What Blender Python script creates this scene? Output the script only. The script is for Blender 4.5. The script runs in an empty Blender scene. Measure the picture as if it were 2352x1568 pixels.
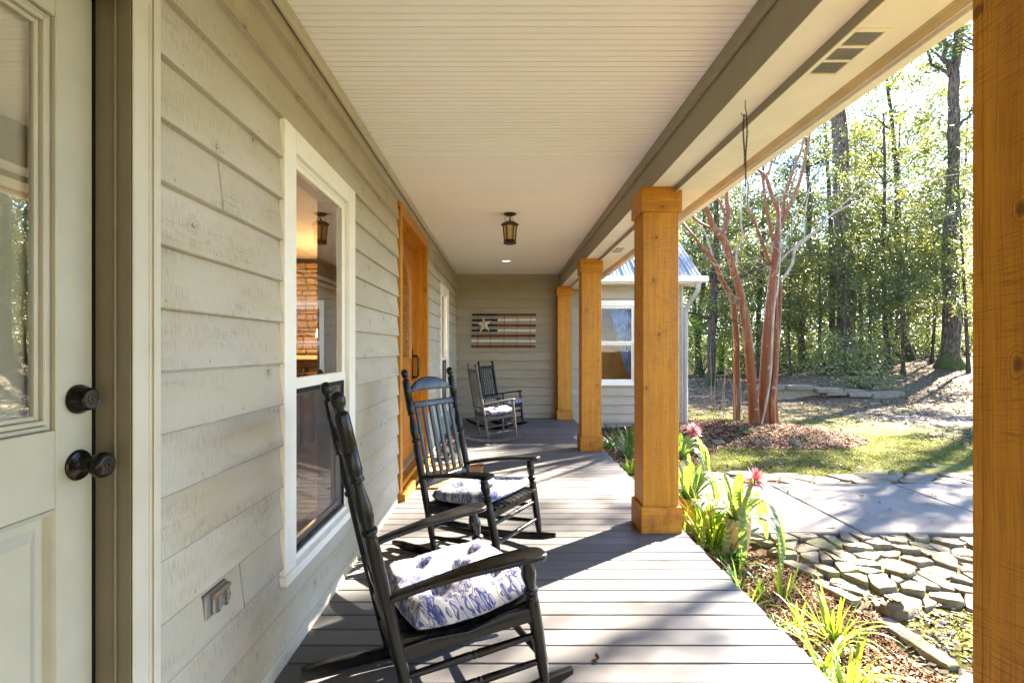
import bpy, bmesh, math, random
import numpy as np
from mathutils import Vector, Matrix
random.seed(7); RNG = np.random.default_rng(11)
PI = math.pi; R = math.radians
S = bpy.context.scene
COL = S.collection
EYE = 1.2

def at(px, py, Y):
    """world point that stands Y metres away along the porch, from a measured picture point (2352 px wide)"""
    return Vector(((px-1158)*Y/1176, Y, EYE-(py-800)*Y/1176))

# ------------------------------------------------------------------ mesh helpers
class MB:
    def __init__(s): s.v = []; s.f = []; s.m = None
    def add(s, vs, fs):
        o = len(s.v)
        if s.m is not None: vs = [s.m @ Vector(v) for v in vs]
        s.v += [tuple(v) for v in vs]
        s.f += [tuple(i+o for i in f) for f in fs]
        return s
    def box(s, x0, x1, y0, y1, z0, z1, ch=0.0, mat=None):
        if x0 > x1: x0, x1 = x1, x0
        if y0 > y1: y0, y1 = y1, y0
        if z0 > z1: z0, z1 = z1, z0
        bm = bmesh.new()
        M = Matrix.Translation(((x0+x1)/2, (y0+y1)/2, (z0+z1)/2)) @ Matrix.Diagonal((x1-x0, y1-y0, z1-z0, 1))
        bmesh.ops.create_cube(bm, size=1, matrix=M)
        if ch > 0:
            ch = min(ch, .45*min(x1-x0, y1-y0, z1-z0))
            bmesh.ops.bevel(bm, geom=list(bm.edges), offset=ch, segments=1, affect='EDGES')
        if mat is not None: bmesh.ops.transform(bm, matrix=mat, verts=bm.verts)
        bm.verts.index_update()
        s.add([v.co.copy() for v in bm.verts], [[v.index for v in f.verts] for f in bm.faces])
        bm.free(); return s
    def quad(s, a, b, c, d): return s.add([a, b, c, d], [(0, 1, 2, 3)])
    def tube(s, pts, rad, n=8, cap=True, wob=0, seed=0):
        pts = [Vector(p) for p in pts]
        if not hasattr(rad, '__len__'): rad = [rad]*len(pts)
        t0 = (pts[1]-pts[0]).normalized()
        up = Vector((0, 0, 1)) if abs(t0.z) < .9 else Vector((1, 0, 0))
        a = t0.cross(up).normalized(); vs = []; fs = []
        rr = random.Random(seed)
        for i, p in enumerate(pts):
            t = (pts[min(i+1, len(pts)-1)]-pts[max(i-1, 0)])
            if t.length < 1e-9: t = t0
            t = t.normalized()
            a = (a-t*a.dot(t)).normalized(); b = t.cross(a)
            for k in range(n):
                an = 2*PI*k/n
                r = rad[i]*(1+wob*(rr.random()-.5))
                vs.append(p+(a*math.cos(an)+b*math.sin(an))*r)
        for i in range(len(pts)-1):
            for k in range(n):
                k2 = (k+1) % n
                fs.append((i*n+k, i*n+k2, (i+1)*n+k2, (i+1)*n+k))
        if cap:
            fs.append(tuple(range(n-1, -1, -1))); e = (len(pts)-1)*n
            fs.append(tuple(e+k for k in range(n)))
        return s.add(vs, fs)
    def turned(s, p0, p1, prof, n=16):
        p0 = Vector(p0); p1 = Vector(p1)
        d = p1-p0
        return s.tube([p0+d*t for t, r in prof], [max(r, 1e-4) for t, r in prof], n)
    def lathe(s, prof, n=24, c=(0, 0, 0)):
        vs = []; fs = []
        for r, z in prof:
            for k in range(n): vs.append((c[0]+max(r, 1e-4)*math.cos(2*PI*k/n), c[1]+max(r, 1e-4)*math.sin(2*PI*k/n), c[2]+z))
        for i in range(len(prof)-1):
            for k in range(n): fs.append((i*n+k, i*n+(k+1) % n, (i+1)*n+(k+1) % n, (i+1)*n+k))
        fs += [tuple(range(n)), tuple((len(prof)-1)*n+k for k in range(n))]
        return s.add(vs, fs)
    def plate(s, outline, t, bev, fn):
        """rounded-edge plate: outline in 2d (ccw), thickness t, mapped to space by fn(x,y,z)"""
        n = len(outline); o = [Vector(p) for p in outline]
        nrm = []
        for i in range(n):
            d = (o[(i+1) % n]-o[i-1]).normalized(); nrm.append(Vector((-d.y, d.x)))
        rings = [(bev, -t/2), (bev*.3, -t/2+bev*.3), (0, -t/2+bev), (0, t/2-bev), (bev*.3, t/2-bev*.3), (bev, t/2)]
        vs = []; fs = []
        for ins, z in rings:
            for i in range(n):
                q = o[i]+nrm[i]*ins; vs.append(fn(q.x, q.y, z))
        for r in range(len(rings)-1):
            for i in range(n):
                j = (i+1) % n
                fs.append((r*n+i, r*n+j, (r+1)*n+j, (r+1)*n+i))
        fs.append(tuple(range(n-1, -1, -1))); e = (len(rings)-1)*n
        fs.append(tuple(e+i for i in range(n)))
        return s.add(vs, fs)

def link(o, parent):
    COL.objects.link(o)
    if parent is not None: o.parent = parent
    return o
def obj(name, mb, mat, parent=None, smooth=None, fix=True):
    me = bpy.data.meshes.new(name)
    me.from_pydata(mb.v, [], mb.f)
    if fix:
        bm = bmesh.new(); bm.from_mesh(me); bmesh.ops.recalc_face_normals(bm, faces=bm.faces); bm.to_mesh(me); bm.free()
    me.materials.append(mat)
    if smooth:
        me.polygons.foreach_set('use_smooth', [True]*len(me.polygons)); me.set_sharp_from_angle(angle=R(smooth))
    me.update()
    return link(bpy.data.objects.new(name, me), parent)
def arr_mesh(name, v, mat, k=4, smooth=False):
    """v: (n*k,3) numpy, every k verts one face"""
    me = bpy.data.meshes.new(name); n = len(v)//k
    me.vertices.add(n*k); me.vertices.foreach_set('co', np.ascontiguousarray(v, dtype=np.float32).ravel())
    me.loops.add(n*k); me.loops.foreach_set('vertex_index', np.arange(n*k, dtype=np.int32))
    me.polygons.add(n); me.polygons.foreach_set('loop_start', np.arange(0, n*k, k, dtype=np.int32))
    me.polygons.foreach_set('loop_total', np.full(n, k, dtype=np.int32))
    me.materials.append(mat); me.update(calc_edges=True)
    return me
def tag(o, label=None, cat=None, group=None, kind=None):
    if label: o['label'] = label
    if cat: o['category'] = cat
    if group: o['group'] = group
    if kind: o['kind'] = kind
    return o
def thing(name, label, cat, loc=(0, 0, 0), rz=0, group=None):
    o = bpy.data.objects.new(name, None); o.empty_display_size = .1
    COL.objects.link(o); o.location = loc; o.rotation_euler = (0, 0, rz)
    return tag(o, label, cat, group)
def dup(root, loc, rz, label=None, scale=None):
    r = root.copy(); COL.objects.link(r); r.location = loc; r.rotation_euler = (0, 0, rz)
    if scale: r.scale = (scale,)*3
    if label: r['label'] = label
    for ch in list(root.children):
        c = ch.copy(); COL.objects.link(c); c.parent = r
        for g in ch.children:
            d = g.copy(); COL.objects.link(d); d.parent = c
    return r

# ------------------------------------------------------------------ node helpers
class G:
    def __init__(s, name):
        s.mat = bpy.data.materials.new(name); s.mat.use_nodes = True
        s.t = s.mat.node_tree; s.t.nodes.clear()
        s.out = s.t.nodes.new('ShaderNodeOutputMaterial'); s._o = None
    def n(s, ty, ins=None, out=0, **at_):
        nd = s.t.nodes.new(ty)
        for k, v in at_.items(): setattr(nd, k, v)
        for k, v in (ins or {}).items(): s.set(nd.inputs[k], v)
        return nd.outputs[out]
    def set(s, sock, v):
        if isinstance(v, bpy.types.NodeSocket): s.t.links.new(v, sock)
        elif hasattr(v, '__len__') and len(v) == 3 and sock.type == 'RGBA': sock.default_value = (*v, 1)
        else: sock.default_value = v
    def oc(s):
        if s._o is None: s._o = s.n('ShaderNodeTexCoord', out=3)
        return s._o
    def pos(s): return s.n('ShaderNodeNewGeometry', out=0)
    def island(s): return s.n('ShaderNodeNewGeometry', out=8)
    def sep(s, v):
        nd = s.t.nodes.new('ShaderNodeSeparateXYZ'); s.set(nd.inputs[0], v); return nd.outputs[0], nd.outputs[1], nd.outputs[2]
    def xyz(s, x, y, z): return s.n('ShaderNodeCombineXYZ', {0: x, 1: y, 2: z})
    def m(s, op, a, b=0.0, c=0.0, clamp=False):
        return s.n('ShaderNodeMath', {0: a, 1: b, 2: c}, operation=op, use_clamp=clamp)
    def vm(s, op, a, b=(0, 0, 0), out=0): return s.n('ShaderNodeVectorMath', {0: a, 1: b}, operation=op, out=out)
    def sc(s, v, k): return s.vm('MULTIPLY', v, k if hasattr(k, '__len__') else (k, k, k))
    def noise(s, v, scale=5, detail=3, rough=.5, dist=0, out=0):
        return s.n('ShaderNodeTexNoise', {'Vector': v, 'Scale': scale, 'Detail': detail, 'Roughness': rough, 'Distortion': dist}, out=out)
    def vor(s, v, scale=5, rnd=1, out=0, feature='F1', dims='3D'):
        return s.n('ShaderNodeTexVoronoi', {'Vector': v, 'Scale': scale, 'Randomness': rnd}, out=out, feature=feature, voronoi_dimensions=dims)
    def mr(s, v, a, b, c=0.0, d=1.0, smooth=True):
        return s.n('ShaderNodeMapRange', {0: v, 1: a, 2: b, 3: c, 4: d}, interpolation_type='SMOOTHSTEP' if smooth else 'LINEAR')
    def mix(s, f, a, b, mode='MIX'):
        nd = s.t.nodes.new('ShaderNodeMix'); nd.data_type = 'RGBA'; nd.blend_type = mode
        s.set(nd.inputs[0], f); s.set(nd.inputs[6], a); s.set(nd.inputs[7], b); return nd.outputs[2]
    def ramp(s, v, stops):
        nd = s.t.nodes.new('ShaderNodeValToRGB'); s.set(nd.inputs[0], v); e = nd.color_ramp.elements
        while len(e) < len(stops): e.new(.5)
        for el, (p, c) in zip(e, stops): el.position = p; el.color = (*c, 1)
        return nd.outputs[0]
    def bump(s, h, st=.3, d=.01):
        return s.n('ShaderNodeBump', {'Strength': st, 'Distance': d, 'Height': h})
    def pr(s, col, rough=.6, nrm=None, spec=.4, metal=0.0, **kw):
        i = {'Base Color': col, 'Roughness': rough, 'Specular IOR Level': spec, 'Metallic': metal}
        if nrm is not None: i['Normal'] = nrm
        i.update(kw)
        return s.n('ShaderNodeBsdfPrincipled', i)
    def fin(s, sh):
        s.t.links.new(sh, s.out.inputs[0]); return s.mat

def plain(name, col, rough=.6, spec=.4, metal=0.0, var=.12, vs=6, bump=0.0, bs=60):
    g = G(name); o = g.oc()
    f = g.noise(o, vs, 4, .6)
    c = g.mix(g.mr(f, .3, .7), tuple(x*(1-var) for x in col), tuple(min(1, x*(1+var)) for x in col))
    nr = g.bump(g.noise(o, bs, 3), bump, .004) if bump else None
    return g.fin(g.pr(c, g.mr(g.noise(o, 9, 2), .3, .7, rough*.85, min(1, rough*1.15)), nr, spec, metal))

def m_siding(name, base, stain=1.0):
    g = G(name); x, y, z = g.sep(g.oc())
    s_ = g.m('ADD', x, y)
    bi = g.m('FLOOR', g.m('DIVIDE', g.m('SUBTRACT', z, 1.144), .1525))
    off = g.m('MULTIPLY', bi, 3.71)
    s2 = g.m('ADD', s_, off)
    big = g.noise(g.xyz(g.m('MULTIPLY', s2, 2.6), g.m('MULTIPLY', z, 7), bi), 1, 4, .62)
    saw = g.noise(g.xyz(g.m('MULTIPLY', g.m('ADD', s2, g.m('MULTIPLY', z, .05)), 380), g.m('MULTIPLY', z, 22), bi), 1, 3, .6)
    speck = g.noise(g.xyz(g.m('MULTIPLY', s2, 190), g.m('MULTIPLY', z, 170), bi), 1, 2, .6)
    wav = g.noise(g.xyz(g.m('MULTIPLY', s2, 1.3), g.m('MULTIPLY', z, 9), bi), 1, 2, .5)
    grain = g.m('SINE', g.m('ADD', g.m('MULTIPLY', z, 260), g.m('MULTIPLY', wav, 75)))
    # knots
    kv = g.xyz(g.m('MULTIPLY', s2, 1.0), z, 0.0)
    nd = g.t.nodes.new('ShaderNodeTexVoronoi'); nd.voronoi_dimensions = '2D'; g.set(nd.inputs['Vector'], kv); nd.inputs['Scale'].default_value = 3.1
    kd = g.m('ADD', nd.outputs[0], g.m('MULTIPLY', g.noise(g.xyz(g.m('MULTIPLY', s2, 14), g.m('MULTIPLY', z, 22), bi), 1, 2), .05))
    cr, _, _ = g.sep(nd.outputs[1])
    kon = g.m('GREATER_THAN', cr, .52)
    kring = g.m('MULTIPLY', g.mr(g.m('SINE', g.m('MULTIPLY', kd, 260)), .0, .9), g.mr(kd, .15, .08))
    kn = g.m('MULTIPLY', g.m('MAXIMUM', g.mr(kd, .062, .04), g.m('MULTIPLY', kring, .7)), kon)
    patch = g.mr(big, .38, .66)
    d1 = g.m('MULTIPLY', g.mr(saw, .45, .70), g.m('ADD', g.m('MULTIPLY', patch, .75), .2))
    d2 = g.m('MULTIPLY', g.m('MULTIPLY', g.mr(grain, .35, 1), g.mr(speck, .42, .6)), g.mr(big, .5, .74))
    d3 = g.m('MULTIPLY', kn, g.mr(speck, .36, .55))
    d = g.m('MULTIPLY', g.m('MAXIMUM', g.m('MAXIMUM', g.m('MULTIPLY', d1, .62), g.m('MULTIPLY', d2, .9)), d3), stain, clamp=True)
    tone = g.noise(g.xyz(bi, g.m('MULTIPLY', s2, .35), 0.0), 1.7, 2)
    c0 = g.mix(g.mr(tone, .3, .7), tuple(c*.9 for c in base), tuple(c*1.08 for c in base))
    c1 = g.mix(g.mr(g.noise(g.xyz(s2, g.m('MULTIPLY', z, 3), bi), 2.2, 3), .35, .7), c0, tuple(c*k for c, k in zip(base, (.93, .9, .8))))
    c = g.mix(g.m('MULTIPLY', d, .85), c1, (.085, .075, .055))
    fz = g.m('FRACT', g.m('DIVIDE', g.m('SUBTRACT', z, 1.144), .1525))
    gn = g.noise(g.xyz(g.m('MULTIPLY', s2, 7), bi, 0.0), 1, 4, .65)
    lap_shade = g.m('MULTIPLY', g.m('MULTIPLY', g.mr(fz, .030, .012), g.mr(fz, .004, .007)), g.mr(gn, .30, .55, .25, .95))  # lap shadow line painted along each board's bottom edge, broken by noise
    c = g.mix(g.m('MULTIPLY', lap_shade, .75), c, (.11, .098, .072))
    nl = g.m('MULTIPLY', g.mr(g.m('ABSOLUTE', g.m('SUBTRACT', fz, .13)), .026, .016), g.mr(g.m('ABSOLUTE', g.m('SUBTRACT', g.m('FRACT', g.m('DIVIDE', g.m('ADD', s2, g.m('MULTIPLY', bi, .13)), .406)), .5)), .0085, .0055))
    c = g.mix(g.m('MULTIPLY', nl, .6), c, (.10, .085, .065))
    h = g.m('SUBTRACT', g.m('MULTIPLY', saw, .5), g.m('MULTIPLY', d, .8))
    return g.fin(g.pr(c, .72, g.bump(h, .35, .003), .25))

def m_cedar(name, lo, hi, dark, axis='z'):
    g = G(name); x, y, z = g.sep(g.oc())
    rnd = g.n('ShaderNodeObjectInfo', out=5)
    off = g.m('MULTIPLY', rnd, 37.0)
    a, l = (g.m('ADD', x, y), z) if axis == 'z' else ((z, g.m('ADD', x, y)))
    a2 = g.m('ADD', g.m('ADD', a, off), g.m('MULTIPLY', g.noise(g.xyz(g.m('MULTIPLY', a, 4), g.m('MULTIPLY', l, 1.1), off), 1, 2), .05))
    band = g.noise(g.xyz(g.m('MULTIPLY', a2, 30), g.m('MULTIPLY', l, .8), off), 1, 4, .6)
    fine = g.noise(g.xyz(g.m('MULTIPLY', a2, 260), g.m('MULTIPLY', l, 6), off), 1, 2)
    saw = g.noise(g.xyz(g.m('MULTIPLY', a, 14), g.m('MULTIPLY', g.m('ADD', l, g.m('MULTIPLY', a, .12)), 300), off), 1, 2, .6)
    sawp = g.noise(g.xyz(g.m('MULTIPLY', a, 5), g.m('MULTIPLY', l, 5), off), 1, 3)
    nd = g.t.nodes.new('ShaderNodeTexVoronoi'); nd.voronoi_dimensions = '2D'
    g.set(nd.inputs['Vector'], g.xyz(g.m('MULTIPLY', g.m('ADD', a, off), 1.25), g.m('MULTIPLY', l, .9), 0.0)); nd.inputs['Scale'].default_value = 3.2
    cr, _, _ = g.sep(nd.outputs[1]); kon = g.m('GREATER_THAN', cr, .30)
    kd = g.m('ADD', nd.outputs[0], g.m('MULTIPLY', g.noise(g.xyz(g.m('MULTIPLY', a, 40), g.m('MULTIPLY', l, 25), off), 1, 2), .06))
    ring = g.m('MULTIPLY', g.mr(g.m('SINE', g.m('MULTIPLY', kd, 210)), .2, 1), g.mr(kd, .2, .08))
    kn = g.m('MULTIPLY', kon, g.m('MAXIMUM', g.mr(kd, .075, .05), g.m('MULTIPLY', ring, .6)))
    c = g.mix(g.mr(band, .3, .72), lo, hi)
    c = g.mix(g.m('MULTIPLY', g.mr(fine, .42, .75), .5), c, dark)
    c = g.mix(g.m('MULTIPLY', g.m('MULTIPLY', g.mr(saw, .48, .7), g.mr(sawp, .32, .62)), .8), c, dark)
    c = g.mix(g.m('MULTIPLY', g.mr(z, .30, .02), g.mr(g.noise(g.oc(), 12, 4, .65), .45, .65, 0, .55)), c, tuple(d*.6 for d in dark))
    c = g.mix(g.m('MULTIPLY', kn, .8), c, tuple(d*.45 for d in dark))
    return g.fin(g.pr(c, g.mr(band, .3, .7, .45, .62), g.bump(g.m('ADD', saw, g.m('MULTIPLY', fine, .5)), .22, .002), .35))

def m_deck():
    g = G('deck_paint'); x, y, z = g.sep(g.oc())
    bi = g.m('FLOOR', g.m('DIVIDE', g.m('SUBTRACT', y, 1.9586), .1185))
    bv = g.noise(g.xyz(bi, 0.0, 0.0), 1.37, 0)
    st = g.noise(g.xyz(g.m('MULTIPLY', x, 3), g.m('MULTIPLY', y, 90), bi), 1, 3)
    wear = g.noise(g.xyz(g.m('MULTIPLY', x, 2.2), g.m('MULTIPLY', y, 5), bi), 1, 4, .65)
    c = g.mix(g.mr(bv, .3, .7), (.082, .081, .079), (.110, .108, .105))
    c = g.mix(g.m('MULTIPLY', g.mr(st, .4, .7), .35), c, (.105, .102, .096))
    c = g.mix(g.m('MULTIPLY', g.mr(wear, .55, .75), .4), c, (.09, .085, .075))
    dot = g.vor(g.xyz(x, y, 0.0), 16, 1, dims='2D')
    c = g.mix(g.m('MULTIPLY', g.mr(dot, .035, .02), .7), c, (.06, .05, .04))
    return g.fin(g.pr(c, g.mr(wear, .3, .7, .42, .62), g.bump(st, .12, .002), .4))

def m_ceiling():
    g = G('beadboard_paint'); o = g.oc()
    f = g.noise(o, 1.3, 4, .6)
    c = g.mix(g.mr(f, .3, .7), (.85, .85, .825), (.88, .88, .86))
    return g.fin(g.pr(c, .55, g.bump(g.noise(o, 90, 2), .05, .002), .3))

def m_glass(name, tint=(.93, .95, .93), refl=1.0, bump=0.0):
    g = G(name)
    fr = g.n('ShaderNodeFresnel', {'IOR': 1.62})
    fac = g.m('MULTIPLY', fr, refl, clamp=True)
    nr = g.bump(g.noise(g.oc(), 3.0, 2), bump, .01) if bump else None
    t = g.n('ShaderNodeBsdfTransparent', {0: tint})
    gl = g.n('ShaderNodeBsdfGlossy', {'Color': (1, 1, 1), 'Roughness': 0.0})
    if nr is not None: g.set(gl.node.inputs['Normal'], nr)
    return g.fin(g.n('ShaderNodeMixShader', {0: fac, 1: t, 2: gl}))

def m_leaf(name, cols, trans=.5, rough=.45, tboost=2.2, spec=.35, tc_=(1.05, 1, .45), clump=0):
    g = G(name)
    r = g.island()
    if clump: r = g.m('ADD', g.m('MULTIPLY', r, .4), g.mr(g.noise(g.pos(), clump, 2), .3, .7, 0, .6, False))
    n_ = len(cols)
    c = g.ramp(r, [((i+.5)/n_, cols[i]) for i in range(n_)])
    p = g.pr(c, rough, None, spec)
    tc = g.mix(1.0, c, tuple(tboost*q for q in tc_), 'MULTIPLY')
    tr = g.n('ShaderNodeBsdfTranslucent', {0: tc})
    return g.fin(g.n('ShaderNodeMixShader', {0: trans, 1: p, 2: tr}))

def m_bark(name, a, b, sx=9, sz=2.2, moss=None, bump=.8):
    g = G(name); x, y, z = g.sep(g.oc())
    v = g.xyz(g.m('MULTIPLY', x, sx), g.m('MULTIPLY', y, sx), g.m('MULTIPLY', z, sz))
    f = g.noise(v, 2.2, 5, .65, .4); w = g.vor(v, 2.0, 1, feature='F1')
    h = g.m('ADD', g.m('MULTIPLY', f, .6), g.m('MULTIPLY', w, .5))
    c = g.mix(g.mr(h, .35, .75), a, b)
    big = g.noise(g.oc(), 1.3, 3)
    c = g.mix(g.m('MULTIPLY', g.mr(big, .5, .7), .35), c, tuple((i+j)*.6 for i, j in zip(a, b)))
    if moss:
        mm = g.m('MULTIPLY', g.mr(z, 1.1, .1), g.mr(g.noise(g.oc(), 6, 3), .3, .55))
        c = g.mix(g.m('MULTIPLY', mm, .85), c, moss)
    return g.fin(g.pr(c, .9, g.bump(h, bump, .03), .15))

def m_crepe():
    g = G('crepe_myrtle_bark'); x, y, z = g.sep(g.oc())
    v = g.xyz(g.m('MULTIPLY', x, 7), g.m('MULTIPLY', y, 7), g.m('MULTIPLY', z, .9))
    f = g.noise(v, 1.6, 4, .6, .8)
    st = g.noise(g.xyz(g.m('MULTIPLY', x, 26), g.m('MULTIPLY', y, 26), g.m('MULTIPLY', z, 1.2)), 1.3, 3)
    c = g.mix(g.mr(st, .3, .7), (.130, .032, .0065), (.195, .058, .0125))
    c = g.mix(g.m('MULTIPLY', g.mr(f, .53, .64), .85), c, (.21, .125, .07))
    sp = g.noise(g.oc(), 9, 3, .6)
    c = g.mix(g.m('MULTIPLY', g.mr(sp, .62, .68), .75), c, (.34, .29, .24))
    c = g.mix(g.mr(z, 2.6, 4.6, 0, .45), c, (.22, .12, .08))
    return g.fin(g.pr(c, .6, g.bump(g.m('ADD', f, st), .4, .01), .3))

def m_black():
    g = G('black_chair_paint'); o = g.oc()
    w = g.noise(o, 55, 4, .7); ed = g.noise(o, 7, 3, .6)
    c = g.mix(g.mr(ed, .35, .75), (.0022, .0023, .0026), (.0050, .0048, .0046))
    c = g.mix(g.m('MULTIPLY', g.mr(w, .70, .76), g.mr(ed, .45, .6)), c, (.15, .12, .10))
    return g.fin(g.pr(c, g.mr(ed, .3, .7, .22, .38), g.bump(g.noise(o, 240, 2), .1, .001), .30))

def m_floral():
    g = G('blue_floral_cloth'); o = g.oc()
    wx = g.noise(o, 9, 2, out=1)
    q = g.vm('ADD', o, g.sc(g.vm('SUBTRACT', wx, (.5, .5, .5)), .02))
    x, y, z = g.sep(q)
    p = g.xyz(g.m('ADD', x, g.m('MULTIPLY', z, .55)), g.m('SUBTRACT', y, g.m('MULTIPLY', z, .75)), 0.0)
    blue = (.014, .032, .17); base = (.42, .415, .41)
    col = base
    def flower(scale, lim, petals, rr, col, seed):
        pp = g.vm('ADD', p, (seed, seed*.7, 0))
        nd = g.t.nodes.new('ShaderNodeTexVoronoi'); nd.voronoi_dimensions = '2D'
        g.set(nd.inputs['Vector'], pp); nd.inputs['Scale'].default_value = scale; nd.inputs['Randomness'].default_value = .75
        dx = g.sc(g.vm('SUBTRACT', pp, nd.outputs[2]), scale)
        ax, ay, _ = g.sep(dx)
        r = nd.outputs[0]
        c1, c2, _ = g.sep(nd.outputs[1])
        an = g.m('ADD', g.m('ARCTAN2', ay, ax), g.m('MULTIPLY', c2, 6.0))
        w = g.m('POWER', g.m('ABSOLUTE', g.m('COSINE', g.m('MULTIPLY', an, petals*.5))), .6)
        Rr = g.m('MULTIPLY', g.m('ADD', g.m('MULTIPLY', w, .62), .30), rr)
        dd = g.m('SUBTRACT', r, Rr)
        on = g.m('GREATER_THAN', c1, lim)
        line = g.mr(g.m('ABSOLUTE', dd), .030, .012)
        inside = g.m('LESS_THAN', dd, 0.0)
        ribs = g.mr(g.m('SINE', g.m('MULTIPLY', g.m('ADD', r, g.m('MULTIPLY', w, .4)), 95)), .1, .8)
        vein = g.m('MULTIPLY', g.m('MULTIPLY', inside, ribs), .55)
        mid = g.m('MULTIPLY', inside, g.mr(w, .96, .995))
        cen = g.m('MULTIPLY', g.mr(g.m('SINE', g.m('MULTIPLY', r, 120)), -.2, .5), g.m('LESS_THAN', r, .13*rr/.45))
        wash = g.m('MULTIPLY', inside, .22)
        k = g.m('MULTIPLY', g.m('MAXIMUM', g.m('MAXIMUM', line, vein), g.m('MAXIMUM', g.m('MAXIMUM', cen, mid), wash)), on)
        return g.mix(g.m('MULTIPLY', k, .92), col, blue), on
    nz = g.noise(p, 15, 0, dist=.3); vine = g.mr(g.m('ABSOLUTE', g.m('SUBTRACT', nz, .5)), .014, .005)
    col = g.mix(g.m('MULTIPLY', vine, .9), col, (.02, .04, .18))
    col, _ = flower(32, .10, 2, .42, col, 1.7)
    col, _ = flower(20, .25, 3, .45, col, 4.2)
    col, _ = flower(12, .12, 6, .46, col, 9.1)
    weave = g.noise(o, 900, 1)
    fold = g.noise(o, 16, 3, .6)
    return g.fin(g.pr(col, .9, g.bump(g.m('ADD', g.m('MULTIPLY', weave, .1), fold), .35, .02), .15, **{'Sheen Weight': .15}))

def m_stone(name, a, b, moss=.5, sc=1.0):
    g = G(name); o = g.pos(); rnd = g.n('ShaderNodeObjectInfo', out=5)
    f = g.noise(g.vm('ADD', o, g.xyz(g.m('MULTIPLY', rnd, 9), 0.0, 0.0)), 9*sc, 6, .7, .3)
    c = g.mix(g.mr(f, .3, .7), a, b)
    c = g.mix(g.m('MULTIPLY', rnd, .45), c, tuple(k*.62 for k in a))
    c = g.mix(g.m('MULTIPLY', g.mr(g.noise(o, 60, 3), .58, .7), .5), c, tuple(k*.4 for k in a))
    mm = g.m('MULTIPLY', g.mr(g.noise(o, 3.5, 4, .65), .55, .66), moss)
    c = g.mix(mm, c, (.16, .19, .03))
    h = g.noise(o, 28*sc, 6, .7)
    return g.fin(g.pr(c, .88, g.bump(h, .6, .015), .2))

def m_ground():
    g = G('ground_cover'); o = g.pos(); x, y, z = g.sep(o)
    n1 = g.noise(o, .55, 4, .6); n2 = g.noise(o, 2.3, 4, .62); n3 = g.noise(o, 22, 5, .7); n4 = g.noise(o, 120, 3, .6)
    litter = g.mix(g.mr(n3, .3, .7), (.042, .030, .018), (.135, .098, .060))
    litter = g.mix(g.mr(n4, .45, .7), litter, (.20, .15, .095))
    moss = g.mix(g.mr(n3, .3, .7), (.046, .058, .008), (.125, .135, .017))
    moss = g.mix(g.m('MULTIPLY', g.mr(n4, .5, .68), .5), moss, (.13, .105, .05))
    band = g.m('MULTIPLY', g.mr(y, 5.2, 5.6), g.mr(g.m('ADD', y, g.m('MULTIPLY', g.m('SUBTRACT', x, 4), .25)), 11.5, 8.2))
    low = g.m('MULTIPLY', g.mr(y, 3.9, 2.5, 0, 1), g.mr(x, 1.9, 2.1))
    mk = g.m('ADD', g.m('MULTIPLY', g.m('MAXIMUM', band, low), .42), g.m('MULTIPLY', n2, .8))
    far = g.m('MULTIPLY', g.mr(y, 8, 9.5), g.mr(y, 15, 11))
    mk = g.m('ADD', mk, g.m('MULTIPLY', far, g.m('MULTIPLY', n1, .34)))
    mk = g.mr(mk, .52, .68)
    c = g.mix(g.m('MULTIPLY', mk, g.mr(n3, .34, .5, .45, 1.0)), litter, moss)
    gr = g.m('MULTIPLY', g.mr(g.m('SUBTRACT', x, g.m('MULTIPLY', y, .12)), 5.4, 6.6), g.m('MULTIPLY', g.mr(y, 6.0, 7.0), g.mr(y, 12.0, 9.8)))
    gc = g.mix(g.vor(o, 55, 1), (.11, .11, .113), (.045, .045, .046))
    c = g.mix(g.m('MULTIPLY', gr, g.mr(n2, .25, .5)), c, gc)
    ex = g.m('DIVIDE', g.m('SUBTRACT', x, 4.05), 1.55); ey_ = g.m('DIVIDE', g.m('SUBTRACT', y, 8.25), 1.35)
    el = g.m('SQRT', g.m('ADD', g.m('MULTIPLY', ex, ex), g.m('MULTIPLY', ey_, ey_)))
    b2 = g.m('MULTIPLY', g.m('MULTIPLY', g.mr(x, 3.4, 3.1), g.mr(g.m('SUBTRACT', y, g.m('MULTIPLY', g.m('MAXIMUM', g.m('SUBTRACT', x, 2.0), 0.0), 1.3)), 5.68, 5.8)), g.mr(y, 9.2, 9.0))
    b1 = g.m('MULTIPLY', g.mr(x, 2.0, 1.86), g.mr(y, 3.8, 3.7))
    sl = g.m('ADD', g.m('MAXIMUM', g.m('MAXIMUM', g.mr(el, 1.06, .96), b2), b1), g.m('MULTIPLY', g.m('SUBTRACT', n3, .5), .3), clamp=True)
    c = g.mix(g.mr(sl, .3, .6), c, g.mix(g.mr(n4, .3, .7), (.022, .013, .008), (.075, .042, .022)))
    h = g.m('ADD', n3, g.m('MULTIPLY', n4, .5))
    return g.fin(g.pr(c, .95, g.bump(h, .7, .03), .12))
SKY = 0.085; SUN = 4.8; EXPO = 3.95
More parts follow.
